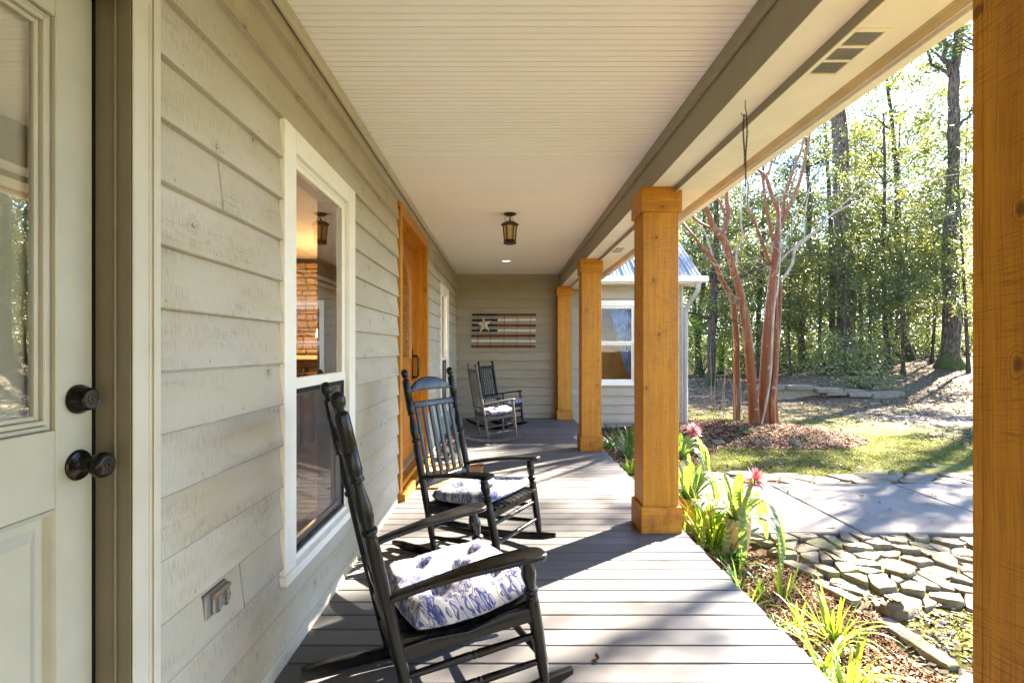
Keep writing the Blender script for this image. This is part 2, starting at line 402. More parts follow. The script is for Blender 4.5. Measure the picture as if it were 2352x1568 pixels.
# ------------------------------------------------------------------ materials
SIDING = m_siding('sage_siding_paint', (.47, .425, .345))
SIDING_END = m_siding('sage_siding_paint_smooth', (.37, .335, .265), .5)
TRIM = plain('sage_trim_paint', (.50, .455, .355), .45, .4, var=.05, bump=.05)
JAMB = plain('shaded_jamb_paint', (.15, .128, .078), .5, .4, var=.06)  # the jamb's shade is put into this darker colour
DOORP = plain('sage_door_paint', (.40, .365, .27), .38, .45, var=.05)
BEAMP = plain('sage_beam_paint', (.29, .26, .185), .6, .3, var=.08, vs=9, bump=.1)
WHITE = plain('white_trim_paint', (.80, .77, .68), .42, .4, var=.03)
CREAM = plain('cream_soffit_paint', (.81, .81, .775), .55, .35, var=.06, vs=3)
RIB = plain('tan_vent_strip', (.52, .42, .26), .6, .3)
CEIL = m_ceiling()
CEDAR = m_cedar('stained_cedar', (.43, .170, .008), (.58, .255, .018), (.20, .066, .003))
CEDARH = m_cedar('stained_cedar_cross', (.40, .150, .008), (.54, .225, .016), (.20, .066, .003), 'h')
DOORW = m_cedar('stained_door_wood', (.33, .11, .008), (.48, .19, .018), (.13, .04, .004))
DECK = m_deck()
VOID = plain('near_black_matte', (.0015, .0014, .0012), .95, .02)
RUBBER = plain('black_rubber', (.003, .0025, .002), .6, .3)
BRONZE = plain('oiled_bronze', (.012, .009, .008), .25, .6, metal=.75, var=.3, vs=25)
BRONZE_L = plain('worn_bronze', (.085, .068, .06), .3, .6, metal=.9, var=.2, vs=40)
GLASS = m_glass('window_glass', refl=2.3)
GLASSD = m_glass('door_glass', refl=4.6)
GLASSW = m_glass('wavy_window_glass', refl=.5, bump=.03)
SCREEN = (lambda g: g.fin(g.n('ShaderNodeMixShader', {0: .5, 1: g.n('ShaderNodeBsdfTransparent', {0: (.8, .8, .8)}), 2: g.pr((.045, .047, .05), .5)})))(G('insect_screen'))
STEEL = plain('galvanised_steel', (.55, .56, .57), .35, .5, metal=.85, var=.08)
PLASTIC = plain('grey_cover_plastic', (.22, .215, .20), .3, .5, metal=.4, var=.1)
IRON = plain('rusty_chain_iron', (.075, .055, .04), .6, .4, metal=.6, var=.4, vs=60)
ROOFM = plain('metal_roof', (.27, .285, .30), .5, .4, metal=.4, var=.12, vs=3)
FOUND = m_stone('foundation_stone', (.20, .19, .15), (.36, .34, .28), .4)
MATC = plain('coir_mat', (.40, .20, .085), .95, .1, var=.3, vs=70, bump=.6, bs=300)
MATB = plain('black_mat_stripe', (.02, .018, .016), .9, .1)

# ------------------------------------------------------------------ house
CEZ = 2.49; WX = -.84; EY = 8.9
house = thing('house', 'sage green lap sided house with a cedar post porch along its front', 'house')
def H(name, mb, mat, smooth=None, parent=None): return obj(name, mb, mat, parent or house, smooth)

def lap_wall(s0, s1, z0, z1, holes, P, joints=(), depth=.019, back=True):
    """lapped boards; P(s, off, z) maps run, projection and height to space"""
    mb = MB(); rows = []; k0 = math.floor((z0-1.144)/.1525); k1 = math.ceil((z1-1.144)/.1525)
    rj = random.Random(5)
    for k in range(k0, k1):
        zb = 1.144+.1525*k; zt = zb+.1525; lo = max(zb, z0); hi = min(zt, z1)
        if hi-lo < .003: continue
        cuts = sorted({lo, hi} | {c for h in holes for c in (h[2], h[3]) if lo < c < hi})
        for a, b in zip(cuts, cuts[1:]):
            mid = (a+b)/2; iv = [(s0, s1)]
            for h in holes:
                if h[2] < mid < h[3]:
                    iv = [p for i0, i1 in iv for p in ((i0, min(i1, h[0])), (max(i0, h[1]), i1)) if p[1]-p[0] > .004]
            cut2 = []
            for i0, i1 in iv:
                js = sorted(j for (r, j) in joints if r == k and i0 < j < i1)
                e = [i0]+js+[i1]
                for q, (u, v) in enumerate(zip(e, e[1:])): cut2.append((u+(.0015 if q else 0), v-(.0015 if q < len(e)-2 else 0)))
            for i0, i1 in cut2:
                f = lambda z: depth*(1-(z-zb)/.1525)
                n = max(1, int((i1-i0)/1.2))
                for q in range(n):
                    u = i0+(i1-i0)*q/n; v = i0+(i1-i0)*(q+1)/n
                    mb.quad(P(u, f(a), a), P(v, f(a), a), P(v, f(b), b), P(u, f(b), b))
                if abs(a-zb) < 1e-6 or a in [h[3] for h in holes]:
                    mb.quad(P(i0, f(a), a), P(i1, f(a), a), P(i1, -.004, a), P(i0, -.004, a))
            if back:
                for i0, i1 in iv: mb.quad(P(i0, -.004, a), P(i1, -.004, a), P(i1, -.004, b), P(i0, -.004, b))
    return mb
HL = [(.085, 1.2, -1, 2.06), (1.908, 2.803, .32, 2.055), (4.013, 5.487, -1, 2.35), (6.64, 7.55, .32, 2.055)]
JT = [(7, 3.35), (7, 1.55), (4, 3.5), (3, 1.5), (-3, 3.2), (-5, 1.62), (1, 6.1), (-2, 5.9), (6, 5.0), (-6, 3.0), (2, -1), (-4, -.6)]
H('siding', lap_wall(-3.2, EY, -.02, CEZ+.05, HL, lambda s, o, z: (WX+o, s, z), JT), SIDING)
HE = [(1.42, 2.31, .565, 2.035)]
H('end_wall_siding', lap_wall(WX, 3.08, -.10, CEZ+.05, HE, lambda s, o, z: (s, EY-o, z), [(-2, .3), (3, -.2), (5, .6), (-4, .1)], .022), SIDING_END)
mb = MB(); mb.box(3.075, 3.105, EY-.03, EY+.07, -.10, 2.36, .003); mb.box(3.085, 3.105, EY+.07, EY+5, -.1, 2.3)
H('corner_board', mb, TRIM)
mb = MB()
rr = random.Random(3); xx = 1.19
while xx < 3.16:
    w = rr.uniform(.14, .32); mb.box(xx+.004, xx+w-.006, EY-.005-rr.uniform(0, .02), EY+.1, -.55, -.105-rr.uniform(0, .012), .012); xx += w
H('stone_foundation', mb, FOUND, 30)

# ceiling with beads
mb = MB(); y = -4.0; p = .0415
while y < EY:
    for (a, b, za, zb) in ((0, p-.0075, 0, 0), (p-.0075, p-.0070, 0, .016), (p-.0070, p-.0015, .016, .016), (p-.0015, p, .016, 0)):
        mb.quad((WX, y+a, CEZ+za), (1.0, y+a, CEZ+za), (1.0, y+b, CEZ+zb), (WX, y+b, CEZ+zb))
    y += p
H('beadboard_ceiling', mb, CEIL)
mb = MB(); mb.box(WX+.018, WX+.036, -3.2, EY-.016, CEZ-.055, CEZ-.001, .003); H('ceiling_trim', mb, TRIM)
mb = MB(); mb.box(.958, 1.104, -4, EY-.02, 2.253, CEZ+.04, .002); mb.box(.939, .957, -4, EY-.02, 2.418, CEZ-.001, .004)
H('porch_beam', mb, BEAMP)
mb = MB(); mb.box(.962, 1.1035, -4, EY-.022, 2.2505, 2.2528); H('beam_underside', mb, CREAM)
mb = MB(); mb.box(1.1048, 1.1115, -4, EY-.02, 2.214, 2.31, .001); H('frieze_strip', mb, BEAMP)
mb = MB(); mb.box(1.1120, 1.122, -4, EY-.02, 2.220, 2.30, .002); mb.box(1.1225, 1.395, -4, EY-.02, 2.228, 2.262)
H('soffit', mb, CREAM)
mb = MB()
for k in range(6): mb.box(1.331+k*.0095, 1.3365+k*.0095, -4, EY-.03, 2.223, 2.2278)
H('soffit_vent_strip', mb, RIB)
mb = MB(); mb.plate([(1.402, 2.215), (1.445, 2.215), (1.462, 2.235), (1.478, 2.33), (1.485, 2.345), (1.402, 2.345)], 12.9, .001, lambda x, y_, z: (x, 2.42+z, y_))
H('gutter', mb, CREAM)
mb = MB()
mb.plate([(1.47, 2.35), (1.47, 2.37), (-5.2, 5.4), (-5.2, 5.36)], 13, .001, lambda x, y_, z: (x, 2.45+z, y_)); H('porch_roof', mb, ROOFM)

# wing roof: slope rising away from the eave, standing ribs, gutter, downspout
mb = MB(); sl = .72; ex = 3.31; ey = 8.56; ez = 2.40; L = 4.6
mb.add([(1.0, ey, ez), (ex, ey, ez), (ex, ey+L, ez+L*sl), (1.0, ey+L, ez+L*sl), (1.0, ey, ez-.03), (ex, ey, ez-.03), (ex, ey+L, ez+L*sl-.03), (1.0, ey+L, ez+L*sl-.03)],
       [(0, 1, 2, 3), (4, 5, 6, 7), (0, 1, 5, 4), (1, 2, 6, 5), (2, 3, 7, 6), (3, 0, 4, 7)])
wr = H('wing_roof', mb, ROOFM)
mb = MB(); x = 1.1
while x < ex:
    for dx, w, hh in ((0, .03, .022), (.075, .012, .008), (.15, .012, .008)):
        a, b = x+dx, x+dx+w
        if b > ex: continue
        mb.add([(a, ey-.01, ez+.001), (b, ey-.01, ez+.001), (b-.006, ey-.01, ez+hh), (a+.006, ey-.01, ez+hh), (a, ey+L, ez+L*sl+.001), (b, ey+L, ez+L*sl+.001), (b-.006, ey+L, ez+L*sl+hh), (a+.006, ey+L, ez+L*sl+hh)],
               [(0, 1, 2, 3), (4, 5, 6, 7), (0, 1, 5, 4), (1, 2, 6, 5), (2, 3, 7, 6), (3, 0, 4, 7)])
    x += .225
obj('roof_rib', mb, ROOFM, wr)
mb = MB(); mb.plate([(ey-.12, 2.305), (ey-.02, 2.300), (ey-.02, 2.395), (ey-.13, 2.397), (ey-.135, 2.37)], 1.98, .001, lambda x, y_, z: (2.375+z, x, y_)); mb.box(1.5, 3.30, ey-.01, EY+.05, 2.285, 2.30); mb.box(1.5, 3.30, ey-.015, ey+.0, 2.30, 2.385)
wg = H('wing_gutter', mb, CREAM)
mb = MB(); e = [(3.23, 8.52, 2.31), (3.23, 8.52, 2.19), (3.205, 8.60, 2.10), (3.150, 8.80, 1.93), (3.135, 8.84, 1.85), (3.135, 8.85, -.15), (3.145, 8.74, -.22)]
mb.tube(e, [.037]*7, 10); H('downspout', mb, plain('shaded_downspout', (.36, .36, .34), .5, .4, var=.05), 50)  # shading of the downspout is put into its darker paint

# columns
def column(yf, name='porch_column'):
    yb = yf+.232; x0, x1 = .906, 1.138; zt = 2.249
    mb = MB()
    mb.box(x0, x1, yf, yf+.020, 0, zt-.001, .002); mb.box(x0, x1, yb-.020, yb, 0, zt-.001, .002)
    mb.box(x0+.0015, x0+.02, yf+.0208, yb-.0208, 0, zt-.001, .001); mb.box(x1-.02, x1-.0015, yf+.0208, yb-.0208, 0, zt-.001, .001)
    c = H(name, mb, CEDAR)
    def ring(z0, z1, nm, o=.0165):
        m_ = MB()
        m_.box(x0-o, x1+o, yf-o, yf-.0008, z0, z1, .0025); m_.box(x0-o, x1+o, yb+.0008, yb+o, z0, z1, .0025)
        m_.box(x0-o, x0-.0008, yf, yb, z0, z1, .0025); m_.box(x1+.0008, x1+o, yf, yb, z0, z1, .0025)
        obj(nm, m_, CEDARH, c)
    ring(.001, .172, 'column_base'); ring(2.088, zt, 'column_cap')
    return c
for yf in (.76, 3.337, 5.99, 8.63): column(yf)
column(-1.9)

# unseen wall added behind the viewer to cut light from behind
H('rear_light_block', lap_wall(WX, 1.5, -.02, CEZ+.05, [], lambda s, o, z: (s, -3.25+o, z), (), .022), SIDING_END)
# windows
def window(s0, s1, z0, z1, P, midz, glass, screen, tw=.105, tt=.09, ins=.0):
    """P(s, d, z): d is depth out of the wall face"""
    w = MB()
    def bx(mb, a, b, c, d, d0, d1, ch=.002):
        p = P(a, d0, c); q = P(b, d1, d); mb.box(p[0], q[0], p[1], q[1], p[2], q[2], ch)
    bx(w, s0, s0+tw, z0+.035, z1, .002, .025); bx(w, s1-tw, s1, z0+.035, z1, .002, .025); bx(w, s0+tw+.0005, s1-tw-.0005, z1-tt, z1, .002, .0245)
    fr = H('window', w, WHITE)
    si = MB(); bx(si, s0-.004, s1+.004, z0-.004, z0+.034, -.06, .034, .003); bx(si, s0+tw, s1-tw, z0+.0345, z0+.058, -.06, .006); obj('sill', si, WHITE, fr)
    a, b, c, d = s0+tw, s1-tw, z0+.06, z1-tt; f = .028
    j = MB(); bx(j, a-.004, a+.012, c, d, -.06, .0015); bx(j, b-.012, b+.004, c, d, -.06, .0015); bx(j, a+.0125, b-.0125, d-.012, d+.004, -.06, .0015)
    obj('window_jamb', j, WHITE, fr)
    a += .0125; b -= .0125; d -= .0125
    u = MB(); bx(u, a, a+f, midz, d, -.022, -.001); bx(u, b-f, b, midz, d, -.022, -.001); bx(u, a+f, b-f, d-f, d, -.022, -.0015); bx(u, a, b, midz-.018, midz+.026, -.024, .003)
    obj('upper_sash', u, WHITE, fr)
    l = MB(); bx(l, a, a+f, c, midz-.019, -.036, -.016); bx(l, b-f, b, c, midz-.019, -.036, -.016); bx(l, a+f, b-f, c, c+.04, -.036, -.0165); bx(l, a+f, b-f, midz-.05, midz-.019, -.036, -.0165)
    obj('lower_sash', l, STEEL if screen else WHITE, fr)
    def pane(nm, a_, b_, c_, d_, dp, mt):
        q = MB(); bx(q, a_, b_, c_, d_, dp, dp+.004, 0)
        ob = obj(nm, q, mt, fr); return ob
    def sheet(nm, a_, b_, c_, d_, dp, mt):
        q = MB(); q.quad(P(a_, dp, c_), P(b_, dp, c_), P(b_, dp, d_), P(a_, dp, d_)); return obj(nm, q, mt, fr)
    sheet('window_pane', a+f-.002, b-f+.002, midz+.024, d-f+.002, -.010, glass)
    sheet('window_pane', a+f-.002, b-f+.002, c+.038, midz-.048, -.026, glass)
    if screen:
        q = MB(); t = .018
        for (e0, e1, g0, g1) in ((a, a+t, c, midz-.02), (b-t, b, c, midz-.02), (a+t, b-t, c, c+t), (a+t, b-t, midz-.02-t, midz-.02)): bx(q, e0, e1, g0, g1, -.010, -.001, .001)
        obj('screen_frame', q, RUBBER, fr)
        sheet('insect_screen', a+t, b-t, c+t, midz-.02-t, -.006, SCREEN)
    return fr
PL = lambda s, d, z: (WX+d, s, z)
window(1.905, 2.806, .317, 2.058, PL, 1.055, GLASS, True)
window(6.64, 7.55, .317, 2.058, PL, 1.055, GLASS, True)
window(1.42, 2.31, .565, 2.035, lambda s, d, z: (s, EY-d, z), 1.305, GLASSW, False, .055, .10)

# side door (near left)
DX = -.896
mb = MB()
def fr_box(mb, y0, y1, z0, z1, x0, x1, ch=.002): mb.box(x0, x1, y0, y1, z0, z1, ch)
GY0, GY1, GZ0, GZ1 = .34, 1.024, 1.037, 1.863
fr_box(mb, GY1, 1.114, .01, 1.955, DX-.04, DX); fr_box(mb, .20, GY0, .01, 1.955, DX-.04, DX)
fr_box(mb, GY0+.0003, GY1-.0003, GZ1, 1.955, DX-.04, DX-.0006); fr_box(mb, GY0+.0003, GY1-.0003, .88, GZ0, DX-.04, DX-.0006); fr_box(mb, GY0+.0003, GY1-.0003, .01, .25, DX-.04, DX-.0006)
sd = H('side_door', mb, DOORP)
mb = MB()   # glazing bead, stepped
for o, d0, d1 in ((.0, -.03, -.010), (.012, -.03, -.004), (.022, -.03, -.013)):
    a, b, c, d = GY0+o, GY1-o, GZ0+o, GZ1-o; w = .0105
    fr_box(mb, a+.001, a+w, c, d, DX+d0, DX+d1, .002); fr_box(mb, b-w, b-.001, c, d, DX+d0, DX+d1, .002); fr_box(mb, a+w, b-w, c+.001, c+w, DX+d0, DX+d1, .002); fr_box(mb, a+w, b-w, d-w, d-.001, DX+d0, DX+d1, .002)
obj('glazing_bead', mb, DOORP, sd)
mb = MB(); mb.quad((DX-.02, GY0+.03, GZ0+.03), (DX-.02, GY1-.03, GZ0+.03), (DX-.02, GY1-.03, GZ1-.03), (DX-.02, GY0+.03, GZ1-.03)); obj('door_glass', mb, GLASSD, sd)
mb = MB()
a, b, c, d = GY0, GY1, .25, .88
def slope(o0, d0, o1, d1):
    p = [(DX+d0, a+o0, c+o0), (DX+d0, b-o0, c+o0), (DX+d0, b-o0, d-o0), (DX+d0, a+o0, d-o0)]; q = [(DX+d1, a+o1, c+o1), (DX+d1, b-o1, c+o1), (DX+d1, b-o1, d-o1), (DX+d1, a+o1, d-o1)]
    for i in range(4): k = (i+1) % 4; mb.quad(p[i], p[k], q[k], q[i])
slope(0, -.001, .004, -.009); slope(.004, -.009, .010, -.005); slope(.010, -.005, .0135, -.016); slope(.0135, -.016, .030, -.016); slope(.030, -.016, .05, -.006)
mb.quad((DX-.006, a+.05, c+.05), (DX-.006, b-.05, c+.05), (DX-.006, b-.05, d-.05), (DX-.006, a+.05, d-.05))
obj('door_panel', mb, DOORP, sd)
mb = MB(); fr_box(mb, 1.1145, 1.1262, 0, 1.96, DX-.05, DX-.003, 0); fr_box(mb, .19, 1.126, 1.9555, 1.967, DX-.05, DX-.003, 0); obj('weatherstrip', mb, RUBBER, sd)
mb = MB()
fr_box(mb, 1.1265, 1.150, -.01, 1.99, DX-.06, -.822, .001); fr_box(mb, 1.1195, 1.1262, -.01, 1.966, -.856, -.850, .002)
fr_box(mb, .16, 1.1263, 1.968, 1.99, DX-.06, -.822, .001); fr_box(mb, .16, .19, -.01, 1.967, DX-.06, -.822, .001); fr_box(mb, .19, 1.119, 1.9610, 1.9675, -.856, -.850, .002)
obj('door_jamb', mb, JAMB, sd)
mb = MB()
for (y0, y1) in ((1.1275, 1.208), (.085, .158)):
    o = 1 if y0 > 1 else -1
    fr_box(mb, y0, y1, -.01, 2.06, -.821, -.815, .002)
    e = 1.208 if o > 0 else .085
    fr_box(mb, min(e-o*.030, e-o*.034), max(e-o*.030, e-o*.034), -.01, 2.05, -.8155, -.8125, .001); fr_box(mb, min(e, e-o*.022), max(e, e-o*.022), -.01, 2.06, -.8152, -.808, .003)
fr_box(mb, .159, 1.127, 1.98, 2.06, -.821, -.8155, .002)
obj('door_casing', mb, TRIM, sd)
def lock(name, z, knob):
    c = Vector((DX, 1.0755, z)); mb = MB(); M_ = Matrix.Translation(c) @ Matrix.Rotation(R(90), 4, 'Y'); mb.m = M_
    if knob: mb.lathe([(.0, -.001), (.0315, -.001), (.0325, .003), (.030, .007), (.020, .010), (.0135, .015), (.0115, .024), (.0115, .031), (.015, .035), (.0225, .040), (.0262, .047), (.0270, .053), (.0258, .059), (.0225, .0635), (.0195, .0650)], 40)
    else: mb.lathe([(.0, -.001), (.0305, -.001), (.0312, .004), (.0300, .009), (.0262, .015), (.0235, .026), (.0225, .029), (.0212, .0305), (.0200, .0300)], 40)
    o = obj(name, mb, BRONZE, sd, 35)
    f = MB(); f.m = M_; h = .0651 if knob else .0301; r = .0196 if knob else .0201
    f.lathe([(r, h-.0005), (r*.96, h), (.0105, h), (.0102, h-.001), (.0095, h-.001), (.0092, h+.0008), (0, h+.0008)], 32); obj('lock_face', f, BRONZE_L, o, 30)
    k = MB(); k.m = M_; k.box(-.0045, .0045, -.0009, .0009, h+.0007, h+.0012); obj('keyhole', k, VOID, o)
lock('door_knob', .956, True); lock('deadbolt', 1.094, False)

# front door with stained cedar casing
mb = MB()
fr_box(mb, 4.01, 4.10, 0, 2.35, -.822, -.812); fr_box(mb, 5.40, 5.49, 0, 2.35, -.822, -.812); fr_box(mb, 4.1005, 5.3995, 2.262, 2.35, -.822, -.8122)
fr_box(mb, 4.008, 4.030, 0, 2.352, -.838, -.8225)
fd = H('front_door', mb, CEDAR)
mb = MB()
for y, x0, x1 in ((5.398, -.866, -.8125), (5.380, -.888, -.8665), (5.360, -.907, -.8885), (5.340, -.965, -.9075)):
    fr_box(mb, y, 5.43, 0, 2.268, x0, x1, .001); fr_box(mb, 4.07, 4.10+(5.40-y), 0, 2.268, x0, x1, .001); fr_box(mb, 4.11, y-.001, 2.262-(5.40-y)*.6, 2.30, x0, x1, .001)
obj('door_jamb', mb, CEDAR, fd)
mb = MB(); fr_box(mb, 4.012, 5.488, -.005, .055, -.98, -.775, .004); fr_box(mb, 4.10, 5.40, .0555, .10, -.98, -.83, .004); obj('door_sill', mb, CEDARH, fd)
mb = MB(); fr_box(mb, 4.15, 5.335, .1005, .125, -.96, -.90, .003); obj('threshold', mb, STEEL, fd)
mb = MB(); fr_box(mb, 4.16, 5.335, .126, 2.23, -.99, -.948, .003); sl_ = obj('door_slab', mb, DOORW, fd)
def arch(y0, y1, z0, z1, n=14):
    c = (y0+y1)/2; r = (y1-y0)/2; pts = [(y1, z0)]
    for k in range(n+1):
        an = PI*k/n; pts.append((c+r*math.cos(an), z1-r*.9+r*.9*math.sin(an)))
    pts.append((y0, z0)); return pts[::-1] if False else pts
mb = MB(); o_ = arch(4.36, 5.16, 1.05, 2.10); i_ = arch(4.43, 5.09, 1.12, 2.03); n = len(o_)
for i in range(n):
    k = (i+1) % n; A, B, C, D = o_[i], o_[k], i_[k], i_[i]; md = lambda P_, Q_: ((P_[0]+Q_[0])/2, (P_[1]+Q_[1])/2)
    m1, m2 = md(A, D), md(B, C)
    mb.quad((-.9475, *A), (-.9475, *B), (-.925, *m2), (-.925, *m1)); mb.quad((-.925, *m1), (-.925, *m2), (-.9475, *C), (-.9475, *D))
obj('arch_moulding', mb, DOORW, fd, 40)
AMB = (lambda g: g.fin(g.pr(g.ramp(g.vor(g.oc(), 34, 1), [(.1, (.50, .26, .04)), (.4, (.30, .11, .015)), (.7, (.10, .035, .008))]), .18, g.bump(g.noise(g.oc(), 60, 3), .5, .005), .6)))(G('leaded_amber_glass'))
mb = MB(); mb.add([(-.9455, *p_) for p_ in i_], [tuple(range(n))]); obj('door_glass', mb, AMB, fd)
for (y0, y1, z0, z1) in ((4.36, 4.72, .28, .93), (4.80, 5.16, .28, .93)):
    mb = MB()
    for (oa, da, ob_, db) in ((0, -.9475, .015, -.938), (.015, -.938, .03, -.9475), (.03, -.9475, .07, -.9475), (.07, -.9475, .10, -.940)):
        p_ = [(da, y0+oa, z0+oa), (da, y1-oa, z0+oa), (da, y1-oa, z1-oa), (da, y0+oa, z1-oa)]; q_ = [(db, y0+ob_, z0+ob_), (db, y1-ob_, z0+ob_), (db, y1-ob_, z1-ob_), (db, y0+ob_, z1-ob_)]
        for i in range(4): k = (i+1) % 4; mb.quad(p_[i], p_[k], q_[k], q_[i])
    mb.quad((-.940, y0+.10, z0+.10), (-.940, y1-.10, z0+.10), (-.940, y1-.10, z1-.10), (-.940, y0+.10, z1-.10)); obj('door_panel', mb, DOORW, fd)
mb = MB(); mb.tube([(-.947, 5.27, 1.12), (-.90, 5.27, 1.125), (-.885, 5.27, 1.10), (-.885, 5.27, .93), (-.90, 5.27, .905), (-.947, 5.27, .91)], [.012, .011, .010, .010, .011, .012], 10); mb.box(-.947, -.94, 5.245, 5.295, .88, 1.2, .003)
obj('door_handle', mb, BRONZE, fd, 40)

# rooms seen through the panes
INT = plain('interior_wall_paint', (.52, .40, .26), .8, .2, var=.05); INTC = plain('interior_ceiling_paint', (.62, .58, .50), .8, .2, var=.03); INTF = plain('interior_wood_floor', (.16, .08, .035), .35, .4, var=.3)
mb = MB()
mb.quad((-4.2, 1.3, .0), (-4.2, 7.6, .0), (-4.2, 7.6, 2.5), (-4.2, 1.3, 2.5)); mb.quad((-4.2, 1.3, 0), (-1.0, 1.3, 0), (-1.0, 1.3, 2.5), (-4.2, 1.3, 2.5)); mb.quad((-4.2, 7.6, 0), (-1.0, 7.6, 0), (-1.0, 7.6, 2.5), (-4.2, 7.6, 2.5))
for y0, y1 in ((1.3, 2.0), (2.71, 4.0), (5.5, 6.7), (7.48, 7.6)): mb.quad((-.99, y0, 0), (-.99, y1, 0), (-.99, y1, 2.5), (-.99, y0, 2.5))
for y0, y1 in ((2.0, 2.71), (6.7, 7.48)):
    mb.quad((-.99, y0, 0), (-.99, y1, 0), (-.99, y1, .36), (-.99, y0, .36)); mb.quad((-.99, y0, 1.98), (-.99, y1, 1.98), (-.99, y1, 2.5), (-.99, y0, 2.5))
    for yy in (y0, y1): mb.quad((-.99, yy, .36), (-.90, yy, .36), (-.90, yy, 1.98), (-.99, yy, 1.98))
    for zz in (.36, 1.98): mb.quad((-.99, y0, zz), (-.90, y0, zz), (-.90, y1, zz), (-.99, y1, zz))
H('room_wall', mb, INT)
HALL = plain('hall_wall_paint', (.42, .31, .19), .8, .2, var=.05)
mb = MB(); mb.box(-2.6, -.945, -.5, 1.29, 0, 2.4); 
mb2 = MB(); mb2.quad((DX-.036, GY0, GZ0), (DX-.036, GY1, GZ0), (DX-.036, GY1, GZ1), (DX-.036, GY0, GZ1)); obj('added_tan_glass_backing', mb2, plain('added_backing_tan', (.92, .70, .44), .8, .2, var=.04), sd)  # added tan sheet standing in for the warm reflection in the door glass
hb = [f for f in mb.f if not all(abs(mb.v[i][0]+.945) < 1e-4 for i in f)]; mb.f = hb; H('hall_wall', mb, HALL)
mb = MB(); mb.quad((-4.2, 1.3, 2.5), (-.99, 1.3, 2.5), (-.99, 7.6, 2.5), (-4.2, 7.6, 2.5)); H('room_ceiling', mb, INTC)
mb = MB(); mb.quad((-4.2, 1.3, .0), (-.99, 1.3, .0), (-.99, 7.6, .0), (-4.2, 7.6, .0)); H('room_floor', mb, INTF)
mb = MB(); mb.box(-2.52, -2.40, 7.50, 7.58, 0, 1.75, .004); mb.box(-3.6, -2.521, 7.50, 7.58, 1.63, 1.75, .004); H('room_trim', mb, WHITE)
FST = m_stone('fireplace_stone', (.28, .17, .085), (.55, .36, .19), 0)
mb = MB(); rr = random.Random(21); z = 0.0
while z < 2.35:
    h = rr.uniform(.05, .11); x = -3.7
    while x < -2.58:
        w = rr.uniform(.10, .30); mb.box(x, min(x+w, -2.56)-.012, 7.28+rr.uniform(0, .05), 7.55, z, z+h-.012, .012); x += w
    z += h
fp = thing('fireplace', 'stacked brown stone fireplace inside the room, seen through the nearest window', 'fireplace', (-3.1, 7.4, 0)); ip = Matrix.Translation((3.1, -7.4, 0)); mb.v = [tuple(ip @ Vector(v)) for v in mb.v]
obj('chimney_breast', mb, FST, fp, 30)
mb = MB(); mb.box(-.6, .62, -.42, -.13, 1.05, 1.10, .006); obj('mantel_shelf', mb, WHITE, fp)
mb = MB(); mb.box(-.5, .1, -.125, -.05, 0, .6, .004); obj('firebox', mb, VOID, fp)
SHADE = (lambda g: g.fin(g.n('ShaderNodeEmission', {0: (1, .62, .24), 1: 3.0})))(G('lit_lamp_shade'))
lm_ = thing('table_lamp', 'lit table lamp with a glowing shade inside the room, seen through the nearest window', 'lamp', (-2.22, 6.35, 0))
mb = MB(); mb.lathe([(.07, 1.34), (.11, 1.34), (.075, 1.58), (.06, 1.58)], 20); obj('lamp_shade', mb, SHADE, lm_, 40)
mb = MB(); mb.lathe([(.0, .90), (.07, .90), (.075, .92), (.03, .96), (.055, 1.08), (.05, 1.2), (.015, 1.27), (.01, 1.4)], 20); obj('lamp_base', mb, BRONZE, lm_, 40)
tb = thing('side_table', 'dark side table holding the lit lamp inside the room', 'table', (-2.22, 6.35, 0))
mb = MB(); mb.box(-.26, .26, -.22, .22, .86, .899, .004); obj('table_top', mb, INTF, tb)
for sx in (-1, 1):
    for sy in (-1, 1): mb = MB(); mb.box(sx*.22-.02, sx*.22+.02, sy*.18-.02, sy*.18+.02, .001, .8595, .003); obj('leg', mb, INTF, tb)
ld = bpy.data.lights.new('lamp_bulb', 'POINT'); ld.energy = 8; ld.color = (1, .62, .28); ld.shadow_soft_size = .06; lo = bpy.data.objects.new('lamp_bulb', ld); lo.location = (0, 0, 1.66); link(lo, lm_)
# wing room
BRW = plain('wing_door_brown', (.70, .38, .22), .6, .3, var=.12); 
mb = MB(); mb.quad((1.25, 10.6, .2), (2.6, 10.6, .2), (2.6, 10.6, 2.3), (1.25, 10.6, 2.3)); mb.quad((1.25, EY+.07, .2), (1.25, 10.6, .2), (1.25, 10.6, 2.3), (1.25, EY+.07, 2.3)); mb.quad((2.6, EY+.07, .2), (2.6, 10.6, .2), (2.6, 10.6, 2.3), (2.6, EY+.07, 2.3)); mb.quad((1.25, EY+.07, .2), (2.6, EY+.07, .2), (2.6, 10.6, .2), (1.25, 10.6, .2)); mb.quad((1.25, EY+.07, 2.3), (2.6, EY+.07, 2.3), (2.6, 10.6, 2.3), (1.25, 10.6, 2.3))
H('wing_room_wall', mb, BRW)
CURT = plain('blue_curtain_cloth', (.12, .20, .42), .9, .1, var=.35, vs=9)
mb = MB(); n = 30
for i in range(n):
    for k in range(10):
        def cp(i, k):
            t = i/n; z = .60+1.40*k/10; lo_ = 2.24-.40*(max(0, (k-0)/10))**.75
            x = 2.27-(2.27-lo_)*t; return (x, EY+.10+.02*math.sin(t*34+k*.2), z)
        mb.quad(cp(i, k), cp(i+1, k), cp(i+1, k+1), cp(i, k+1))
tag(obj('curtain', mb, CURT, None, 60, False), 'blue curtain drawn to one side behind the window of the far wing', 'curtain')

